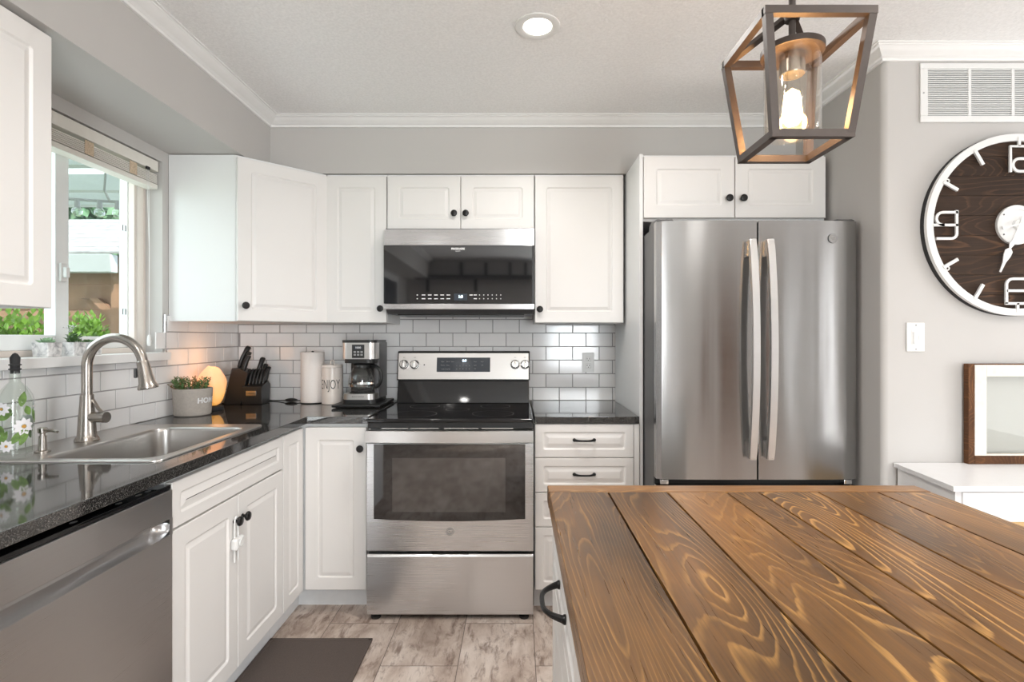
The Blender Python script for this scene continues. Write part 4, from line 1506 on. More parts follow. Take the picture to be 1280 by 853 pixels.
# ------------------------------------------------------------------ paper towel, canister
px0, py0 = -1.155, 2.945
t = thing('paper_towel_roll', 'tall white paper towel roll standing on the counter left of the cream canister', 'paper towel', (px0, py0, ZT))
MB().lathe([(.063, .0005), (.064, .001), (.064, .003), (.062, .004), (0, .004)], (px0, py0, ZT), 36).build('holder_base', M['black'], t)
MB().lathe([(.020, .0045), (.060, .0045), (.0625, .006), (.0625, .282), (.0615, .285), (.022, .285), (.020, .280)], (px0, py0, ZT), 48, cap0=True, cap1=True).build('roll', M['paper'], t)
sh_ = MB()
aa = [math.radians(200 + i * 8) for i in range(14)]
sh_.rings([[(px0 + r * math.cos(a), py0 + r * math.sin(a), ZT + z) for a in aa] for r, z in ((.0632, .012), (.0640, .012), (.0640, .284), (.0632, .284))], False, False, closed=False)
sh_.build('loose_sheet', M['paper'], t, angle=60)
MB().lathe([(.006, .009), (.006, .287), (.008, .289), (0, .293)], (px0, py0, ZT), 12).build('post', M['black'], t)

qx, qy = -1.030, 2.905
t = thing('ceramic_canister', 'cream ceramic canister lettered ENJOY between paper towel and coffee maker', 'canister', (qx, qy, ZT))
CR = .0565
MB().lathe([(.045, .0005), (CR - .002, .001), (CR, .005), (CR, .198), (CR - .002, .201), (0, .201)], (qx, qy, ZT), 40).build('body', M['ceramic'], t)
MB().lathe([(CR - .003, .2015), (CR, .203), (CR, .212), (CR - .003, .2165), (.02, .218), (0, .218)], (qx, qy, ZT), 40).build('lid', M['ceramic'], t)
kb = MB()
kb.tube([(qx - .010, qy, ZT + .216), (qx - .010, qy, ZT + .234), (qx - .005, qy, ZT + .240), (qx + .005, qy, ZT + .240), (qx + .010, qy, ZT + .234), (qx + .010, qy, ZT + .216)], .0035, 8)
kb.build('lid_loop', M['ceramic'], t)
A2 = math.atan2(-qy, -qx)
wrap_text(MB(), 'ENJOY', .074, (qx, qy, ZT), lambda z: CR, A2 - .26, .108, -.0004, .52).build('lettering', M['letter_dark'], t, recalc=False)

# ------------------------------------------------------------------ coffee maker on its tray
t = thing('appliance_tray', 'flat black sliding tray under the coffee maker', 'tray', (-.835, 2.86, ZT))
MB().box(-.965, -.712, 2.705, 3.015, ZT + .004, ZT + .018, .004).build('tray_top', M['black'], t)
for x in (-.94, -.735):
    for y in (2.73, 2.99):
        MB().lathe([(.010, .0003), (.010, .0045), (0, .0046)], (x, y, ZT), 12).build('glide', M['blackmatte'], t)
ex, ey, ez = -.838, 2.860, ZT + .018
t = thing('coffee_maker', 'black and stainless drip coffee maker on a black tray left of the range', 'coffee maker', (ex, ey, ez))


def cbox(x0, x1, y0, y1, z0, z1, r, bev=.0):
    mb = MB()
    mb.rings([mb.rrect(ex + x0, ex + x1, ey + y0, ey + y1, r, ez + z, 5) for z in (z0, z1)])
    return mb


cbox(-.092, .092, -.115, .135, .0005, .022, .035).build('base', M['black'], t)
cbox(-.086, .086, -.118, .0, .022, .052, .040).build('base_band', M['steel_soft'], t)
MB().lathe([(.064, .052), (.064, .056), (.058, .058), (0, .058)], (ex, ey - .045, ez), 32).build('warming_plate', M['black'], t)
cbox(-.088, .088, .030, .135, .022, .240, .020).build('water_tank', M['black'], t)
cbox(-.084, .084, -.112, .132, .214, .238, .045).build('filter_basket', M['black'], t)
hs = cbox(-.090, .090, -.118, .135, .236, .322, .034).build('housing', M['steel_soft'], t)
cbox(.060, .0915, -.04, .136, .02, .323, .012).build('side_panel', M['darkgrey'], t)
cbox(-.092, .092, -.120, .137, .322, .336, .036).build('lid', M['black'], t)
cbox(-.032, .034, -.1205, -.110, .242, .312, .004).build('control_panel', M['black'], hs)
MB().box(ex - .020, ex + .024, ey - .1222, ey - .1200, ez + .287, ez + .305, .0006).build('display_window', M['screen'], hs)
mk = MB()
add_text(mk, '10:00', .014, (ex + .002, ey - .1225, ez + .296), (1, 0, 0), (0, 0, 1), .0003)
mk.build('clock_digits', M['letter_white'], hs, recalc=False)
bt = MB()
for i in range(3):
    for j in range(2):
        bt.box(ex - .022 + .018 * i, ex - .010 + .018 * i, ey - .1222, ey - .1200, ez + .254 + .015 * j, ez + .263 + .015 * j, .0008)
bt.build('button', M['letter_grey'], hs)
lt = MB()
add_text(lt, 'BLACK+DECKER', .0085, (ex, ey - .1185, ez + .038), (1, 0, 0), (0, 0, 1))
lt.build('brand_lettering', M['letter_dark'], t, recalc=False)
# carafe
gx, gy, gz = ex, ey - .045, ez + .0585
t = thing('coffee_carafe', 'glass coffee carafe with a black handle on the coffee maker plate', 'carafe', (gx, gy, gz))
cp_ = [(.045, .0005), (.058, .003), (.066, .015), (.0715, .045), (.070, .070), (.062, .098), (.050, .120), (.046, .132)]
MB().lathe(cp_ + [(r - .002, z) for r, z in reversed(cp_[1:])] + [(0, .004)], (gx, gy, gz), 40, cap1=False).build('glass', M['glass'], t)
MB().lathe([(.0475, .128), (.0485, .132), (.0485, .142), (.044, .150), (.02, .153), (0, .153)], (gx, gy, gz), 32).build('lid', M['black'], t)
MB().lathe([(.0690, .030), (.0700, .030), (.0718, .040), (.0724, .043), (.0715, .043)], (gx, gy, gz), 36, cap0=False, cap1=False).build('metal_band', M['chrome'], t)
hd = []
for i in range(15):
    a = -PI / 2 + PI * i / 14
    hd.append((gx + .058 + .052 * math.cos(a) ** .8 if math.cos(a) > 0 else gx + .058, gy - .022 * math.cos(a) if math.cos(a) > 0 else gy, gz + .080 + .058 * math.sin(a)))
hd[0] = (gx + .066, gy, gz + .028)
hd[-1] = (gx + .044, gy, gz + .140)
MB().tube(hd, .0085, 12).build('handle', M['black'], t)

# ------------------------------------------------------------------ child lock on the sink doors
t = thing('child_safety_lock', 'white plastic child lock looped over the sink cabinet knobs', 'child lock', (XF + .01, 1.85, .50))
mb = MB()
lxk = XF + .0082
U = [(lxk, 1.822, .505), (lxk, 1.8225, .640), (lxk, 1.825, .655), (lxk, 1.833, .661), (lxk, 1.841, .655), (lxk, 1.8435, .640), (lxk, 1.845, .505)]
mb.tube(smooth(U, 5), .0032, 8)
mb.build('cord_loop', M['white'], t)
MB().box(lxk - .0072, lxk + .017, 1.806, 1.862, .548, .590, .009, 3).build('catch', M['white'], t)
MB().cyl((lxk + .0165, 1.834, .570), (lxk + .020, 1.834, .570), .013).build('release_button', M['white'], t)

# ------------------------------------------------------------------ floor mat
mt = MB()
mt.box(-1.052, -.617, 1.28, 2.226, .0005, .008, .003)
for q in ((-1.052, -.617, 2.208, 2.226), (-1.052, -.617, 1.28, 1.298), (-1.052, -1.034, 1.28, 2.226), (-.635, -.617, 1.28, 2.226)):
    mt.box(*q, .0007, .0095, .003)
solo(mt, 'kitchen_mat', M['mat'], 'dark brown woven kitchen mat on the floor by the sink cabinet', 'mat', (-.83, 1.75, 0))

# ------------------------------------------------------------------ outlet, switch, vent
t = thing('wall_outlet', 'white double wall outlet in the tiles right of the range', 'outlet', (.412, YB - .009, 1.145))
ox, oz, oy = .412, 1.145, YB - .0085
MB().box(ox - .035, ox + .035, oy - .006, oy, oz - .057, oz + .057, .003).build('cover_plate', M['white'], t)
rc = MB()
for dz in (-.020, .020):
    rc.box(ox - .0165, ox + .0165, oy - .0085, oy - .005, oz + dz - .0145, oz + dz + .0145, .004)
rc = rc.build('receptacle', M['white'], t)
sl = MB()
for dz in (-.020, .020):
    for dx in (-.0065, .0065):
        sl.box(ox + dx - .0014, ox + dx + .0014, oy - .0088, oy - .0082, oz + dz - .003, oz + dz + .006)
    sl.cyl((ox, oy - .0082, oz + dz - .0085), (ox, oy - .0088, oz + dz - .0085), .0026, n=12)
sl.build('slot', M['black'], rc)

t = thing('light_switch', 'white dimmer switch on the grey wall left of the old window frame', 'switch', (1.589, YC, 1.291))
sx, sz, sy = 1.589, 1.291, YC - .0003
MB().box(sx - .036, sx + .036, sy - .006, sy, sz - .058, sz + .058, .003).build('cover_plate', M['white'], t)
MB().box(sx - .0165, sx + .0165, sy - .008, sy - .005, sz - .033, sz + .033, .0015).build('rocker_frame', M['trim'], t)
MB().box(sx - .013, sx + .006, sy - .0125, sy - .007, sz - .028, sz + .022, .003).build('rocker', M['white'], t)
MB().box(sx + .0085, sx + .0135, sy - .0105, sy - .007, sz - .012, sz + .006, .001).build('dimmer_slider', M['white'], t)
sc = MB()
for z in (-.048, .048):
    sc.cyl((sx, sy - .0058, sz + z), (sx, sy - .0072, sz + z), .003, n=12)
sc.build('screw', M['letter_grey'], t)

t = thing('air_vent', 'white louvred return air grille high on the wall above the clock', 'vent', (1.96, YC, 2.265))
VX0, VX1, VZ0, VZ1, vy = 1.606, 2.346, 2.149, 2.384, YC - .0005
fr = MB()
fr.box(VX0, VX1, vy - .008, vy, VZ0, VZ0 + .026, .002)
fr.box(VX0, VX1, vy - .008, vy, VZ1 - .022, VZ1, .002)
fr.box(VX0, VX0 + .030, vy - .008, vy, VZ0 + .026, VZ1 - .022, .002)
fr.box(VX1 - .030, VX1, vy - .008, vy, VZ0 + .026, VZ1 - .022, .002)
nsec = 4
sw = (VX1 - VX0 - .06 + .012) / nsec
for k in range(1, nsec):
    x = VX0 + .030 + k * sw - .012
    fr.box(x, x + .012, vy - .0075, vy, VZ0 + .026, VZ1 - .022, .001)
fr.build('frame', M['white'], t)
MB().box(VX0 + .01, VX1 - .01, vy - .0012, vy - .0002, VZ0 + .01, VZ1 - .01).build('dark_duct', M['letter_grey'], t)
for k in range(nsec):
    lv = MB()
    a = VX0 + .030 + k * sw
    for i in range(22):
        z = VZ0 + .028 + i * .00845
        lv.prism([(vy - .0015, z + .0062), (vy - .0075, z), (vy - .0075, z + .0035), (vy - .0015, z + .0085)], 'x', a, a + sw - .012)
    lv.build('louvre_section', M['white'], t)
MB().cyl((VX0 + .012, vy - .008, 2.265), (VX0 + .012, vy - .0095, 2.265), .003, n=12).build('screw', M['letter_grey'], t)

# ------------------------------------------------------------------ wall clock
KX, KZ, KR = 1.968, 1.734, .358
KY = YC
t = thing('wall_clock', 'large round wall clock of dark boards with white metal ring and numerals', 'clock', (KX, KY, KZ))
ds = MB()
nb = 9
for i in range(nb):
    z0, z1 = -KR + .006 + i * (2 * KR - .012) / nb, -KR + .006 + (i + 1) * (2 * KR - .012) / nb - .0012
    pts = []
    for z in [z0 + (z1 - z0) * j / 6 for j in range(7)]:
        pts.append((math.sqrt(max(1e-5, (KR - .006) ** 2 - z * z)), z))
    poly = [(KX + a, KZ + b) for a, b in pts] + [(KX - a, KZ + b) for a, b in reversed(pts)]
    ds.prism(poly, 'y', KY - .022, KY - .002)
ds.build('face', M['clockwood'], t)
fz = KY - .033


def ring(r0, r1, y0, y1, n=96):
    mb = MB()
    Rg = lambda r, y: [(KX + r * math.cos(2 * PI * i / n), y, KZ + r * math.sin(2 * PI * i / n)) for i in range(n)]
    mb.rings([Rg(r0, y1), Rg(r0, y0), Rg(r1, y0), Rg(r1, y1), Rg(r0, y1)], False, False)
    return mb


ring(KR - .027, KR, KY - .034, KY - .020).build('ring', M['white'], t)
ring(KR - .006, KR + .001, KY - .020, KY - .001).build('rim', M['blackmatte'], t)
PXM = .003135


def Q(px, py, y=fz):
    return (KX + (px - 1274) * PXM, y, KZ - (py - 280.5) * PXM)


def stroke(paths, wd=.0050):
    mb = MB()
    for p in paths:
        mb.tube([Q(*q) for q in p], 1.0, flat=(wd * .62, wd), up=(0, 1, 0))
    return mb


def arc(cx, cy, rx, ry, a0, a1, n=8):
    return [(cx + rx * math.cos(math.radians(a0 + (a1 - a0) * i / n)), cy - ry * math.sin(math.radians(a0 + (a1 - a0) * i / n))) for i in range(n + 1)]


n9 = [[(1197.5, 262.5), (1197.5, 290)] + arc(1191, 291.5, 6.5, 6.5, 0, -90, 5) + [(1172, 298)],
      [(1199.5, 265), (1181, 265)] + arc(1180, 273, 8, 8, 90, 270, 8) + [(1199, 281)], [(1168, 281), (1182, 281)]]
stroke(n9).build('numeral', M['white'], t)
n6 = [[(1290, 348.5), (1270, 348.5)] + arc(1268, 356, 8, 7.5, 90, 180, 5) + [(1260, 380)],
      [(1260, 363.5), (1282, 363.5)] + arc(1283, 371.5, 7, 8, 90, -90, 8) + [(1258.5, 379.5)], [(1274, 379), (1274, 391)]]
stroke(n6).build('numeral', M['white'], t)
n12 = [[(1265, 214.5), (1265, 182), (1291, 182), (1291, 190)] + arc(1286, 191, 5, 6.5, 0, -90, 4) + [(1276, 197.5)] + arc(1276, 205.5, 8, 8, 90, 270, 8) + [(1292, 213.5)], [(1276, 170), (1276, 182)]]
stroke(n12).build('numeral', M['white'], t)
n3 = [[(1349, 264), (1366, 264)] + arc(1367, 268, 8, 4, 90, 0, 3) + [(1375, 293)] + arc(1367, 294, 8, 4, 0, -90, 3) + [(1349, 298)], [(1355, 281), (1381, 281)]]
stroke(n3).build('numeral', M['white'], t)
for h in (1, 2, 4, 5, 7, 8, 10, 11):
    a = math.radians(90 - 30 * h)
    mb = MB()
    mb.tube([(KX + r * math.cos(a), fz, KZ + r * math.sin(a)) for r in (.272, .338)], 1.0, flat=(.0040, .0062), up=(0, 1, 0))
    if h in (2, 4, 8, 10):
        sgn = -1 if h in (10, 2) else 1
        c = (KX + .318 * math.cos(a) , fz, KZ + .318 * math.sin(a) - sgn * .013)
        mb.tube([(c[0] + .007 * math.cos(2 * PI * i / 12), fz, c[2] + .007 * math.sin(2 * PI * i / 12)) for i in range(12)], .0028, 6, closed=True)
    mb.build('tick', M['white'], t)
hb = MB().lathe([(.078, 0), (.078, .010), (.074, .013), (.060, .014), (.058, .011), (.020, .011), (.018, .020), (0, .021)], M=frame((KX, KY - .022, KZ), (0, -1, 0), (1, 0, 0)), n=48)
hb.build('hub', M['white'], t)
sc = MB()
for a in (35, 145, 215, 325):
    a = math.radians(a)
    sc.cyl((KX + .068 * math.cos(a), KY - .034, KZ + .068 * math.sin(a)), (KX + .068 * math.cos(a), KY - .037, KZ + .068 * math.sin(a)), .003, n=10)
sc.build('screw', M['darkgrey'], t)


def clock_hand(ang, L, tail, y):
    """spade-shaped hand"""
    d = Vector((math.cos(ang), 0, math.sin(ang)))
    s = Vector((-math.sin(ang), 0, math.cos(ang)))
    o = Vector((KX, y, KZ))
    out = [(-tail, .006), (-tail * .5, .003), (L * .36, .0035), (L * .42, .010), (L * .50, .0035), (L * .56, .015), (L * .66, .014), (L * .80, .006), (L, .0032)]
    poly = [o + d * a + s * b for a, b in out] + [o + d * a - s * b for a, b in reversed(out)]
    mb = MB()
    mb.rings([[p for p in poly], [p + Vector((0, -.003, 0)) for p in poly]])
    return mb.build('hand', M['white'], t)


clock_hand(math.atan2(-58, -24), .203, .03, KY - .042)
clock_hand(math.radians(12), .30, .075, KY - .047)

# ------------------------------------------------------------------ sideboard and old window frame
t = thing('sideboard', 'white sideboard with a drawer against the grey wall behind the island', 'sideboard', (2.1, 1.92, 0))
SB0, SB1 = 1.474, 2.80
MB().prism([(1.462, 1.752), (SB1, 1.752), (SB1, YC - .004), (1.500, YC - .004)], 'z', .772, .790, bev=.002).build('top', M['sideboard'], t)
MB().prism([(1.484, 1.772), (SB1 - .02, 1.772), (SB1 - .02, YC - .012), (1.512, YC - .012)], 'z', .664, .771).build('apron', M['sideboard'], t)
MB().prism([(1.486, 1.776), (SB1 - .022, 1.776), (SB1 - .022, YC - .014), (1.514, YC - .014)], 'z', .10, .663).build('cabinet_body', M['tanwood'], t)
MB().box(1.505, 2.10, 1.764, 1.773, .688, .766, .0015).build('drawer', M['sideboard'], t)
MB().box(2.105, 2.77, 1.764, 1.773, .688, .766, .0015).build('drawer', M['sideboard'], t)
for x in (1.535, 2.74):
    for y in (1.81, 2.04):
        MB().cyl((x, y, 0), (x, y, .10), .018, .024, 14).build('leg', M['tanwood'], t)

t = thing('old_window_frame', 'old brown wooden window frame with chipped white paint leaning on the wall', 'window frame', (2.05, 2.05, .79))
OX0, OX1, OZ0, OZ1 = 1.775, 2.33, .7905, 1.186
oy0, oy1 = 2.056, 2.080
f = MB()
f.box(OX0, OX0 + .026, oy0, oy1, OZ0, OZ1, .002)
f.box(OX1 - .034, OX1, oy0, oy1, OZ0, OZ1, .002)
f.box(OX0 + .026, OX1 - .034, oy0, oy1, OZ0, OZ0 + .036, .002)
f.box(OX0 + .026, OX1 - .034, oy0, oy1, OZ1 - .006, OZ1, .001)
f.build('outer_frame', M['oldwood'], t)
f = MB()
a0, a1, b0, b1 = OX0 + .023, OX1 - .030, OZ0 + .034, OZ1 - .004
f.box(a0, a0 + .046, oy0 - .003, oy1 - .006, b0, b1, .0015)
f.box(a1 - .046, a1, oy0 - .003, oy1 - .006, b0, b1, .0015)
f.box(a0 + .046, a1 - .046, oy0 - .003, oy1 - .006, b1 - .046, b1, .0015)
f.box(a0 + .046, a1 - .046, oy0 - .003, oy1 - .006, b0, b0 + .006, .0015)
f.build('painted_sash', M['chippaint'], t)
MB().box(a0 + .044, a1 - .044, oy0 + .010, oy0 + .013, b0 + .004, b1 - .044).build('pane', M['oldpane'], t)

# ------------------------------------------------------------------ recessed ceiling light
t = thing('recessed_ceiling_light', 'lit round recessed light in the white textured ceiling', 'ceiling light', (.074, 1.93, ZC))
MB().lathe([(.062, 0), (.083, 0), (.083, -.003), (.078, -.006), (.060, -.006), (.052, -.001)], (.074, 1.93, ZC), 40, cap0=False, cap1=False).build('trim_ring', M['white'], t)
MB().lathe([(.0, -.0035), (.050, -.0035), (.053, -.001)], (.074, 1.93, ZC), 36, cap0=True, cap1=False).build('lens', M['lens'], t)

# ------------------------------------------------------------------ lantern pendant
LX, LY = .578, 1.10
t = thing('pendant_lantern', 'bronze open-frame lantern pendant with a lit bulb in a glass cylinder over the island', 'pendant light', (LX, LY, 1.68))
TZ, BZ, AZ = 1.915, 1.690, 1.968
ht, hb_ = .100, .0735
bw = .0075


def bar(mb, a, b, w=bw, up=None):
    mb.tube([a, b], 1.0, flat=(w, w), up=up or (1, 0, 0))


def corner(sx, sy, top):
    h = ht if top else hb_
    return (LX + sx * h, LY + sy * h, TZ if top else BZ)


f = MB()
for top in (0, 1):
    h = ht if top else hb_
    z = TZ if top else BZ
    for sy in (-1, 1):
        bar(f, (LX - h - bw, LY + sy * h, z), (LX + h + bw, LY + sy * h, z), up=(0, 0, 1))
    for sx in (-1, 1):
        bar(f, (LX + sx * h, LY - h, z), (LX + sx * h, LY + h, z), up=(0, 0, 1))
for sx in (-1, 1):
    for sy in (-1, 1):
        bar(f, corner(sx, sy, 1), corner(sx, sy, 0))
f.build('cage', M['lantern'], t)
f = MB()
for sx in (-1, 1):
    for sy in (-1, 1):
        bar(f, corner(sx, sy, 1), (LX + sx * .008, LY + sy * .008, AZ), .006)
f.lathe([(.014, -.012), (.016, -.006), (.016, .006), (.008, .010)], (LX, LY, AZ), 16)
f.build('roof_bar', M['lantern'], t)
MB().cyl((LX, LY, 1.905), (LX, LY, ZC - .02), .0068, n=14).build('stem', M['lantern'], t)
MB().lathe([(.055, 0), (.055, -.006), (.045, -.022), (.010, -.026), (0, -.026)][::-1], (LX, LY, ZC), 28).build('canopy', M['lantern'], t)
MB().lathe([(.058, 1.884), (.0615, 1.885), (.0615, 1.897), (.050, 1.903), (.012, 1.910), (0, 1.910)], (LX, LY, 0), 36).build('glass_holder', M['lantern'], t)
MB().lathe([(.024, 1.842), (.025, 1.845), (.025, 1.884), (.010, 1.885)], (LX, LY, 0), 24).build('socket', M['nickel'], t)
MB().lathe([(.0545, 1.884), (.0545, 1.716), (.0525, 1.714), (.0520, 1.716), (.0520, 1.884)], (LX, LY, 0), 40, cap0=False, cap1=False).build('glass_cylinder', M['lampglass'], t)
bp = [(.0, 1.733), (.010, 1.7345), (.019, 1.740), (.0235, 1.750), (.0245, 1.762), (.0225, 1.780), (.0185, 1.800), (.0150, 1.820), (.0135, 1.832), (.0135, 1.842)]
bb = MB().lathe([(.0, 1.7365)] + [(r * .78, z + .004) for r, z in bp[1:7]] + [(0, 1.815)], (LX, LY, 0), 20)
bl = MB().lathe(bp, (LX, LY, 0), 28, cap1=False).build('bulb', M['glass'], t)
bb.build('glowing_core', M['bulb'], bl)
light('pendant_bulb_light', 'POINT', (LX, LY, 1.775), 7.0, (1.0, .55, .22), .032)
# ------------------------------------------------------------------ outdoors, seen through the sink window
MO = {}
MO['roof'] = plain('pale_sunlit_shingles', (0.30, 0.295, 0.29), 0.9, var=0.22, nscale=14)
MO['fascia'] = plain('white_gutter_board', (0.48, 0.50, 0.51), 0.5, var=0.02)
MO['fence'] = plain('brown_cedar_boards', lin(150, 114, 90), 0.85, var=0.22, nscale=5)
MO['foliage'] = plain('sunlit_green_leaves', (0.26, 0.44, 0.045), 0.55, var=0.5, nscale=7)
MO['foliage2'] = plain('bluish_evergreen_leaves', (0.13, 0.24, 0.13), 0.7, var=0.45, nscale=3)
MO['bark'] = plain('brown_bark', (0.10, 0.07, 0.05), 0.9, var=0.3)
MO['grass'] = plain('lawn_grass', (0.16, 0.28, 0.06), 0.9, var=0.3, nscale=18)
cm, cnt, cpn = newmat('milky_roof_panel')
ctr = nd(cnt, 'ShaderNodeBsdfTranslucent')
ctr.inputs[0].default_value = (0.9, 0.93, 0.93, 1)
cdf = nd(cnt, 'ShaderNodeBsdfDiffuse')
cmx = nd(cnt, 'ShaderNodeMixShader')
cnt.links.new(mth(cnt, 'MULTIPLY_ADD', noise(cnt, coords(cnt), 2.0), .1, .6), cmx.inputs[0])
cnt.links.new(cdf.outputs[0], cmx.inputs[1])
cnt.links.new(ctr.outputs[0], cmx.inputs[2])
cnt.links.new(cmx.outputs[0], cnt.nodes['Material Output'].inputs[0])
MO['cover'] = cm
MO['bounce_slab'] = plain('pale_bounce_concrete', (0.5, 0.48, 0.45), 0.9, var=0.1)  # pale so the added slab bounces whiter light upward
struct(MB().box(-22, -1.9, -9, 22, -.30, -.16).box(-1.9, 6, -9, -2.62, -.30, -.16), 'ground_outside', MO['grass'])

t = thing('garden_shed', 'brown timber shed with pale shingle roof and white gutter outside the window', 'shed', (-4.6, 5.6, -.16))
sx0, sx1, sy0, sy1 = -6.6, -3.72, 5.0, 7.2
w = MB()
for k in range(9):
    z0 = -.16 + k * .245
    w.box(sx0, sx1, sy0 + (.008 if k % 2 else 0), sy0 + .03, z0, z0 + .240, .004)
w.box(sx0, sx0 + .04, sy0, sy1, -.16, 2.04)
w.box(sx1 - .04, sx1, sy0, sy1, -.16, 2.04)
w.box(sx0, sx1, sy1 - .04, sy1, -.16, 2.04)
w.build('plank_wall', MO['fence'], t)
MB().box(sx1 - .13, sx1 + .01, sy0 - .06, sy0 + .0, -.16, 2.05, .008).build('corner_post', MO['fence'], t)
br = MB().prism([(-4.16, 1.66), (-4.06, 1.66), (-3.85, 1.45), (-3.85, 1.56), (-3.98, 1.66)], 'y', sy0 - .05, sy0 - .002)
br.build('brace', MO['fence'], t)
MB().prism([(sy0 - .24, 1.885), (sy0 - .26, 2.05), (sy0 - .16, 2.05), (sy0 - .16, 1.885)], 'x', sx0 - .1, sx1 + .02, bev=.01).build('gutter', MO['fascia'], t)
rf = MB()
for k in range(8):
    y0_, z0_ = sy0 - .24 + k * .17, 2.055 + k * .075
    rf.prism([(y0_, z0_), (y0_, z0_ + .018), (y0_ + .19, z0_ + .098), (y0_ + .19, z0_ + .075)], 'x', sx0 - .15, sx1 + .35)
rf.build('shingle_roof', MO['roof'], t)


def leafy(mb, c, rx, ry, rz, n, L, rg, zmin=None):
    for i in range(n):
        d = Vector((rg.gauss(0, 1), rg.gauss(0, 1), rg.gauss(0, 1))).normalized()
        q = rg.uniform(.72, 1.0)
        p = Vector((c[0] + d.x * rx * q, c[1] + d.y * ry * q, c[2] + d.z * rz * q))
        if zmin is not None and p.z < zmin:
            continue
        dd = (d + Vector((rg.uniform(-.8, .8), rg.uniform(-.8, .8), rg.uniform(-.5, .9)))).normalized()
        nn_ = (d + Vector((rg.uniform(-.5, .5), rg.uniform(-.5, .5), .6))).normalized()
        s = dd.cross(nn_)
        if s.length < .05:
            continue
        s.normalize()
        m = p + dd * L * .5
        mb.faces_from([p, m + s * L * .28, p + dd * L, m - s * L * .28], [(0, 1, 2, 3)])
    return mb


rg = random.Random(21)


def bush(name, lab, x, y, z0, h, r, n, L, mat, grp='garden shrubs outside the window'):
    t = thing(name, lab, 'shrub' if name == 'garden_shrub' else 'tree', (x, y, z0), 0, grp)
    st = MB()
    for k in range(6):
        a = 2 * PI * k / 6
        st.tube([(x, y, z0), (x + .3 * r * math.cos(a), y + .3 * r * math.sin(a), z0 + h * .4), (x + .6 * r * math.cos(a), y + .6 * r * math.sin(a), z0 + h * .75)], [.03, .02, .01], 6)
    st.build('stem', MO['bark'], t)
    f = MB()
    for k in range(9):
        a = 2 * PI * k / 9
        q = .45 * r * (k % 3) / 2
        leafy(f, (x + q * math.cos(a), y + q * math.sin(a), z0 + h * (.45 + .12 * (k % 3))), r * .62, r * .62, h * .34, n // 9, L, rg)
    leafy(f, (x, y, z0 + h * .62), r * .5, r * .5, h * .38, n // 5, L, rg)
    f.build('foliage', mat, t, recalc=False, angle=80)


struct(MB().box(-4.9, -1.86, .2, 4.8, -.16, -.10), 'bounce_slab_outside', MO['bounce_slab'])  # unseen slab added to whiten light bounced under the patio cover
bush('garden_shrub', 'bright green shrub peaking above the sill in the right window pane', -3.33, 4.05, -.10, 1.52, .15, 6500, .05, MO['foliage'])
bush('garden_shrub', 'bright green shrub behind the left pane, below the near wall cabinet', -2.98, 3.05, -.10, 1.52, .46, 8000, .05, MO['foliage'])


def tree(lab, x, y, h, r, n, L, mat):
    t = thing('garden_tree', lab, 'tree', (x, y, -.16), 0, 'trees behind the shed')
    MB().tube([(x, y, -.16), (x + .05, y, h * .4), (x, y + .05, h * .8)], [.18, .14, .05], 10).build('trunk', MO['bark'], t)
    f = MB()
    for k in range(12):
        a = k * 2.4
        q = r * .55 * math.sqrt(k / 12)
        leafy(f, (x + q * math.cos(a), y + q * math.sin(a), h * (.45 + .045 * ((k * 5) % 12))), r * .5, r * .5, h * .16, n // 12, L, rg)
    f.build('crown', mat, t, recalc=False, angle=80)


tree('tall bluish green tree behind the shed roof', -8.3, 10.0, 4.1, 2.6, 6500, .30, MO['foliage2'])

# patio cover with pale beams overhead
t = thing('patio_cover', 'white patio roof with pale beams outside the top of the window', 'patio cover', (-3.2, 3.2, 2.5))
pc = MB()
for k in range(6):
    y = 1.0 + k * .56
    pc.box(-4.3, -1.86, y, y + .07, 2.36, 2.48, .004)
pc.build('rafter', MO['fascia'], t)
MB().box(-4.36, -4.24, .8, 4.3, 2.24, 2.36, .004).build('beam', MO['fascia'], t)
MB().box(-4.30, -1.86, 4.22, 4.30, 2.36, 2.48, .004).build('beam', MO['fascia'], t)
MB().box(-4.4, -1.86, .8, 4.3, 2.485, 2.505, .004).build('roof_panel', MO['cover'], t)
for y in (.9, 4.15):
    MB().box(-4.35, -4.25, y, y + .1, -.10, 2.24, .005).build('post', MO['fascia'], t)

t = thing('string_lights', 'string of clear globe bulbs hanging under the patio roof outside', 'string lights', (-2.75, 3.1, 2.0))
wr = MB()
a, b = Vector((-3.9, 2.6, 2.20)), Vector((-2.05, 3.3, 2.125))
P = [a.lerp(b, i / 20) + Vector((0, 0, -.05 * math.sin(PI * i / 20))) for i in range(21)]
wr.tube(P, .009, 6)
H = Vector((-2.30, 2.92, 2.30))
wr.tube([H, H + Vector((-.02, .02, -.1)), H + Vector((-.05, .05, -.17)), a.lerp(b, .78) + Vector((0, 0, -.03))], .006, 6)
wr.build('cable', M['letter_grey'], t)
for u in (.30, .50, .62, .70, .755, .80, .90):
    p = a.lerp(b, u) + Vector((0, 0, -.05 * math.sin(PI * u)))
    s = MB().cyl(p + Vector((0, 0, .0)), p + Vector((0, 0, -.045)), .013, .015, 10).build('lamp_holder', M['letter_grey'], t)
    MB().ball((p.x, p.y, p.z - .070), .027, .027, .029, 16).build('globe_bulb', M['globeglass'], s)
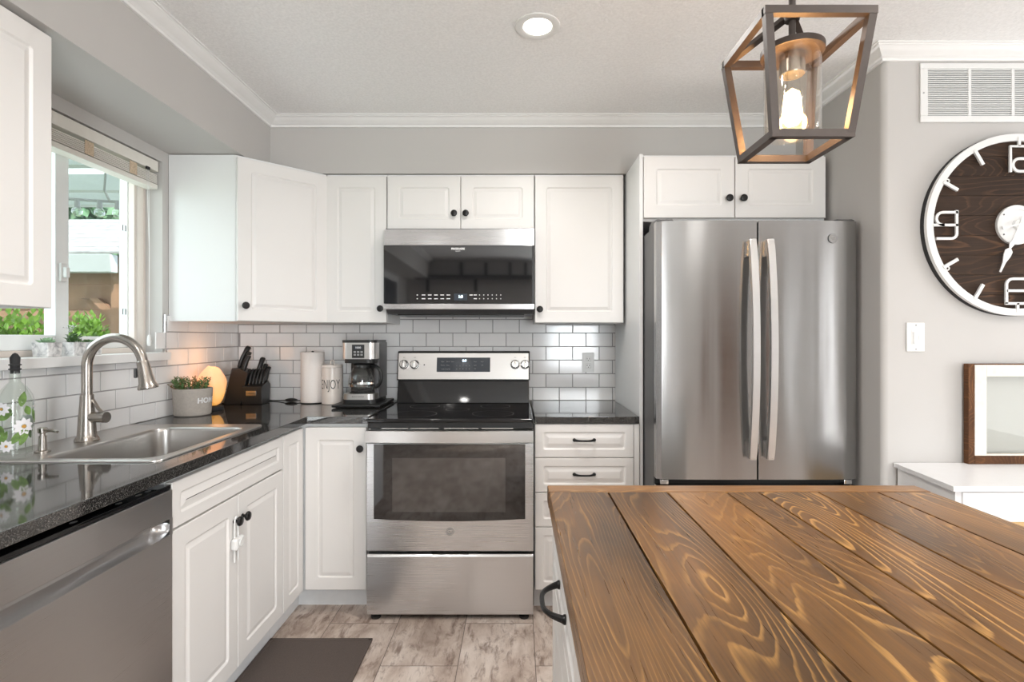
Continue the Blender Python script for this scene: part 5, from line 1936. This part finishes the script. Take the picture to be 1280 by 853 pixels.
# ------------------------------------------------------------------ room behind the viewer (seen only in reflections)
t = thing('wall_shelf', 'long black wall shelf on brackets on the rear wall', 'shelf', (-.4, YR + .1, 2.17))
MB().box(-1.50, .25, YR + .002, YR + .20, 2.145, 2.195, .003).build('board', M['black'], t)
for x in (-1.33, -.83, -.47, -.11, .12):
    MB().box(x - .022, x + .022, YR + .002, YR + .03, 2.195, 2.40, .003).build('bracket', M['black'], t)
for x in (-1.33, -.62):
    MB().box(x - .022, x + .022, YR + .002, YR + .03, 1.96, 2.145, .003).build('bracket', M['black'], t)
d = thing('door_3', None, None, (.87, YR - .08, 0))
d['kind'] = 'structure'
fr = MB()
for x in (GX0, GX1 - .06):
    fr.box(x, x + .06, YR - .12, YR - .06, 0, GZ, .003)
fr.box(GX0 + .06, GX1 - .06, YR - .12, YR - .06, 0, .08, .003)
fr.box(GX0 + .06, GX1 - .06, YR - .12, YR - .06, GZ - .06, GZ, .003)
fr.build('door_frame', M['vinyl'], d)
MB().box(GX0 + .055, GX1 - .055, YR - .095, YR - .090, .075, GZ - .055).build('pane', M['pane'], d)
d = thing('fill_light_frame', None, None, (XR - .01, .85, 1.4))  # frame added around the side fill light; solid wall behind it
d['kind'] = 'structure'
frame_yz(MB(), -.06, 1.76, .54, 2.26, XR - .06, XR - .001, .06, .06, .06).build('window_frame', M['vinyl'], d)
# unseen doorway added for a dark refrigerator reflection, and a door in the left wall behind the viewer
d = thing('reflection_doorway', None, None, (2.75, YR, 0))
d['kind'] = 'structure'
MB().box(2.42, 3.08, YR + .002, YR + .012, 0, 2.03, .001).build('door_leaf', M['oldwood'], d)
fr = MB()
for q in ((2.34, 2.42, 0, 2.11), (3.08, 3.16, 0, 2.11), (2.42, 3.08, 2.03, 2.11)):
    fr.box(q[0], q[1], YR + .002, YR + .02, q[2], q[3], .003)
fr.build('door_casing', M['trim'], d)
d = thing('door_2', None, None, (XW, -1.2, 0))
d['kind'] = 'structure'
fr = MB()
for y0, y1 in ((-1.75, -1.02), (-.85, -.12)):
    for q in ((y0 - .08, y0, 0, 2.11), (y1, y1 + .08, 0, 2.11), (y0, y1, 2.03, 2.11)):
        fr.box(XW + .002, XW + .02, q[0], q[1], q[2], q[3], .003)
fr.build('door_casing', M['trim'], d)
gl = MB()
for y0, y1 in ((-1.75, -1.02), (-.85, -.12)):
    gl.box(XW + .002, XW + .008, y0, y1, 0, 2.03)
gl.build('door_leaf', M['screen'], d)
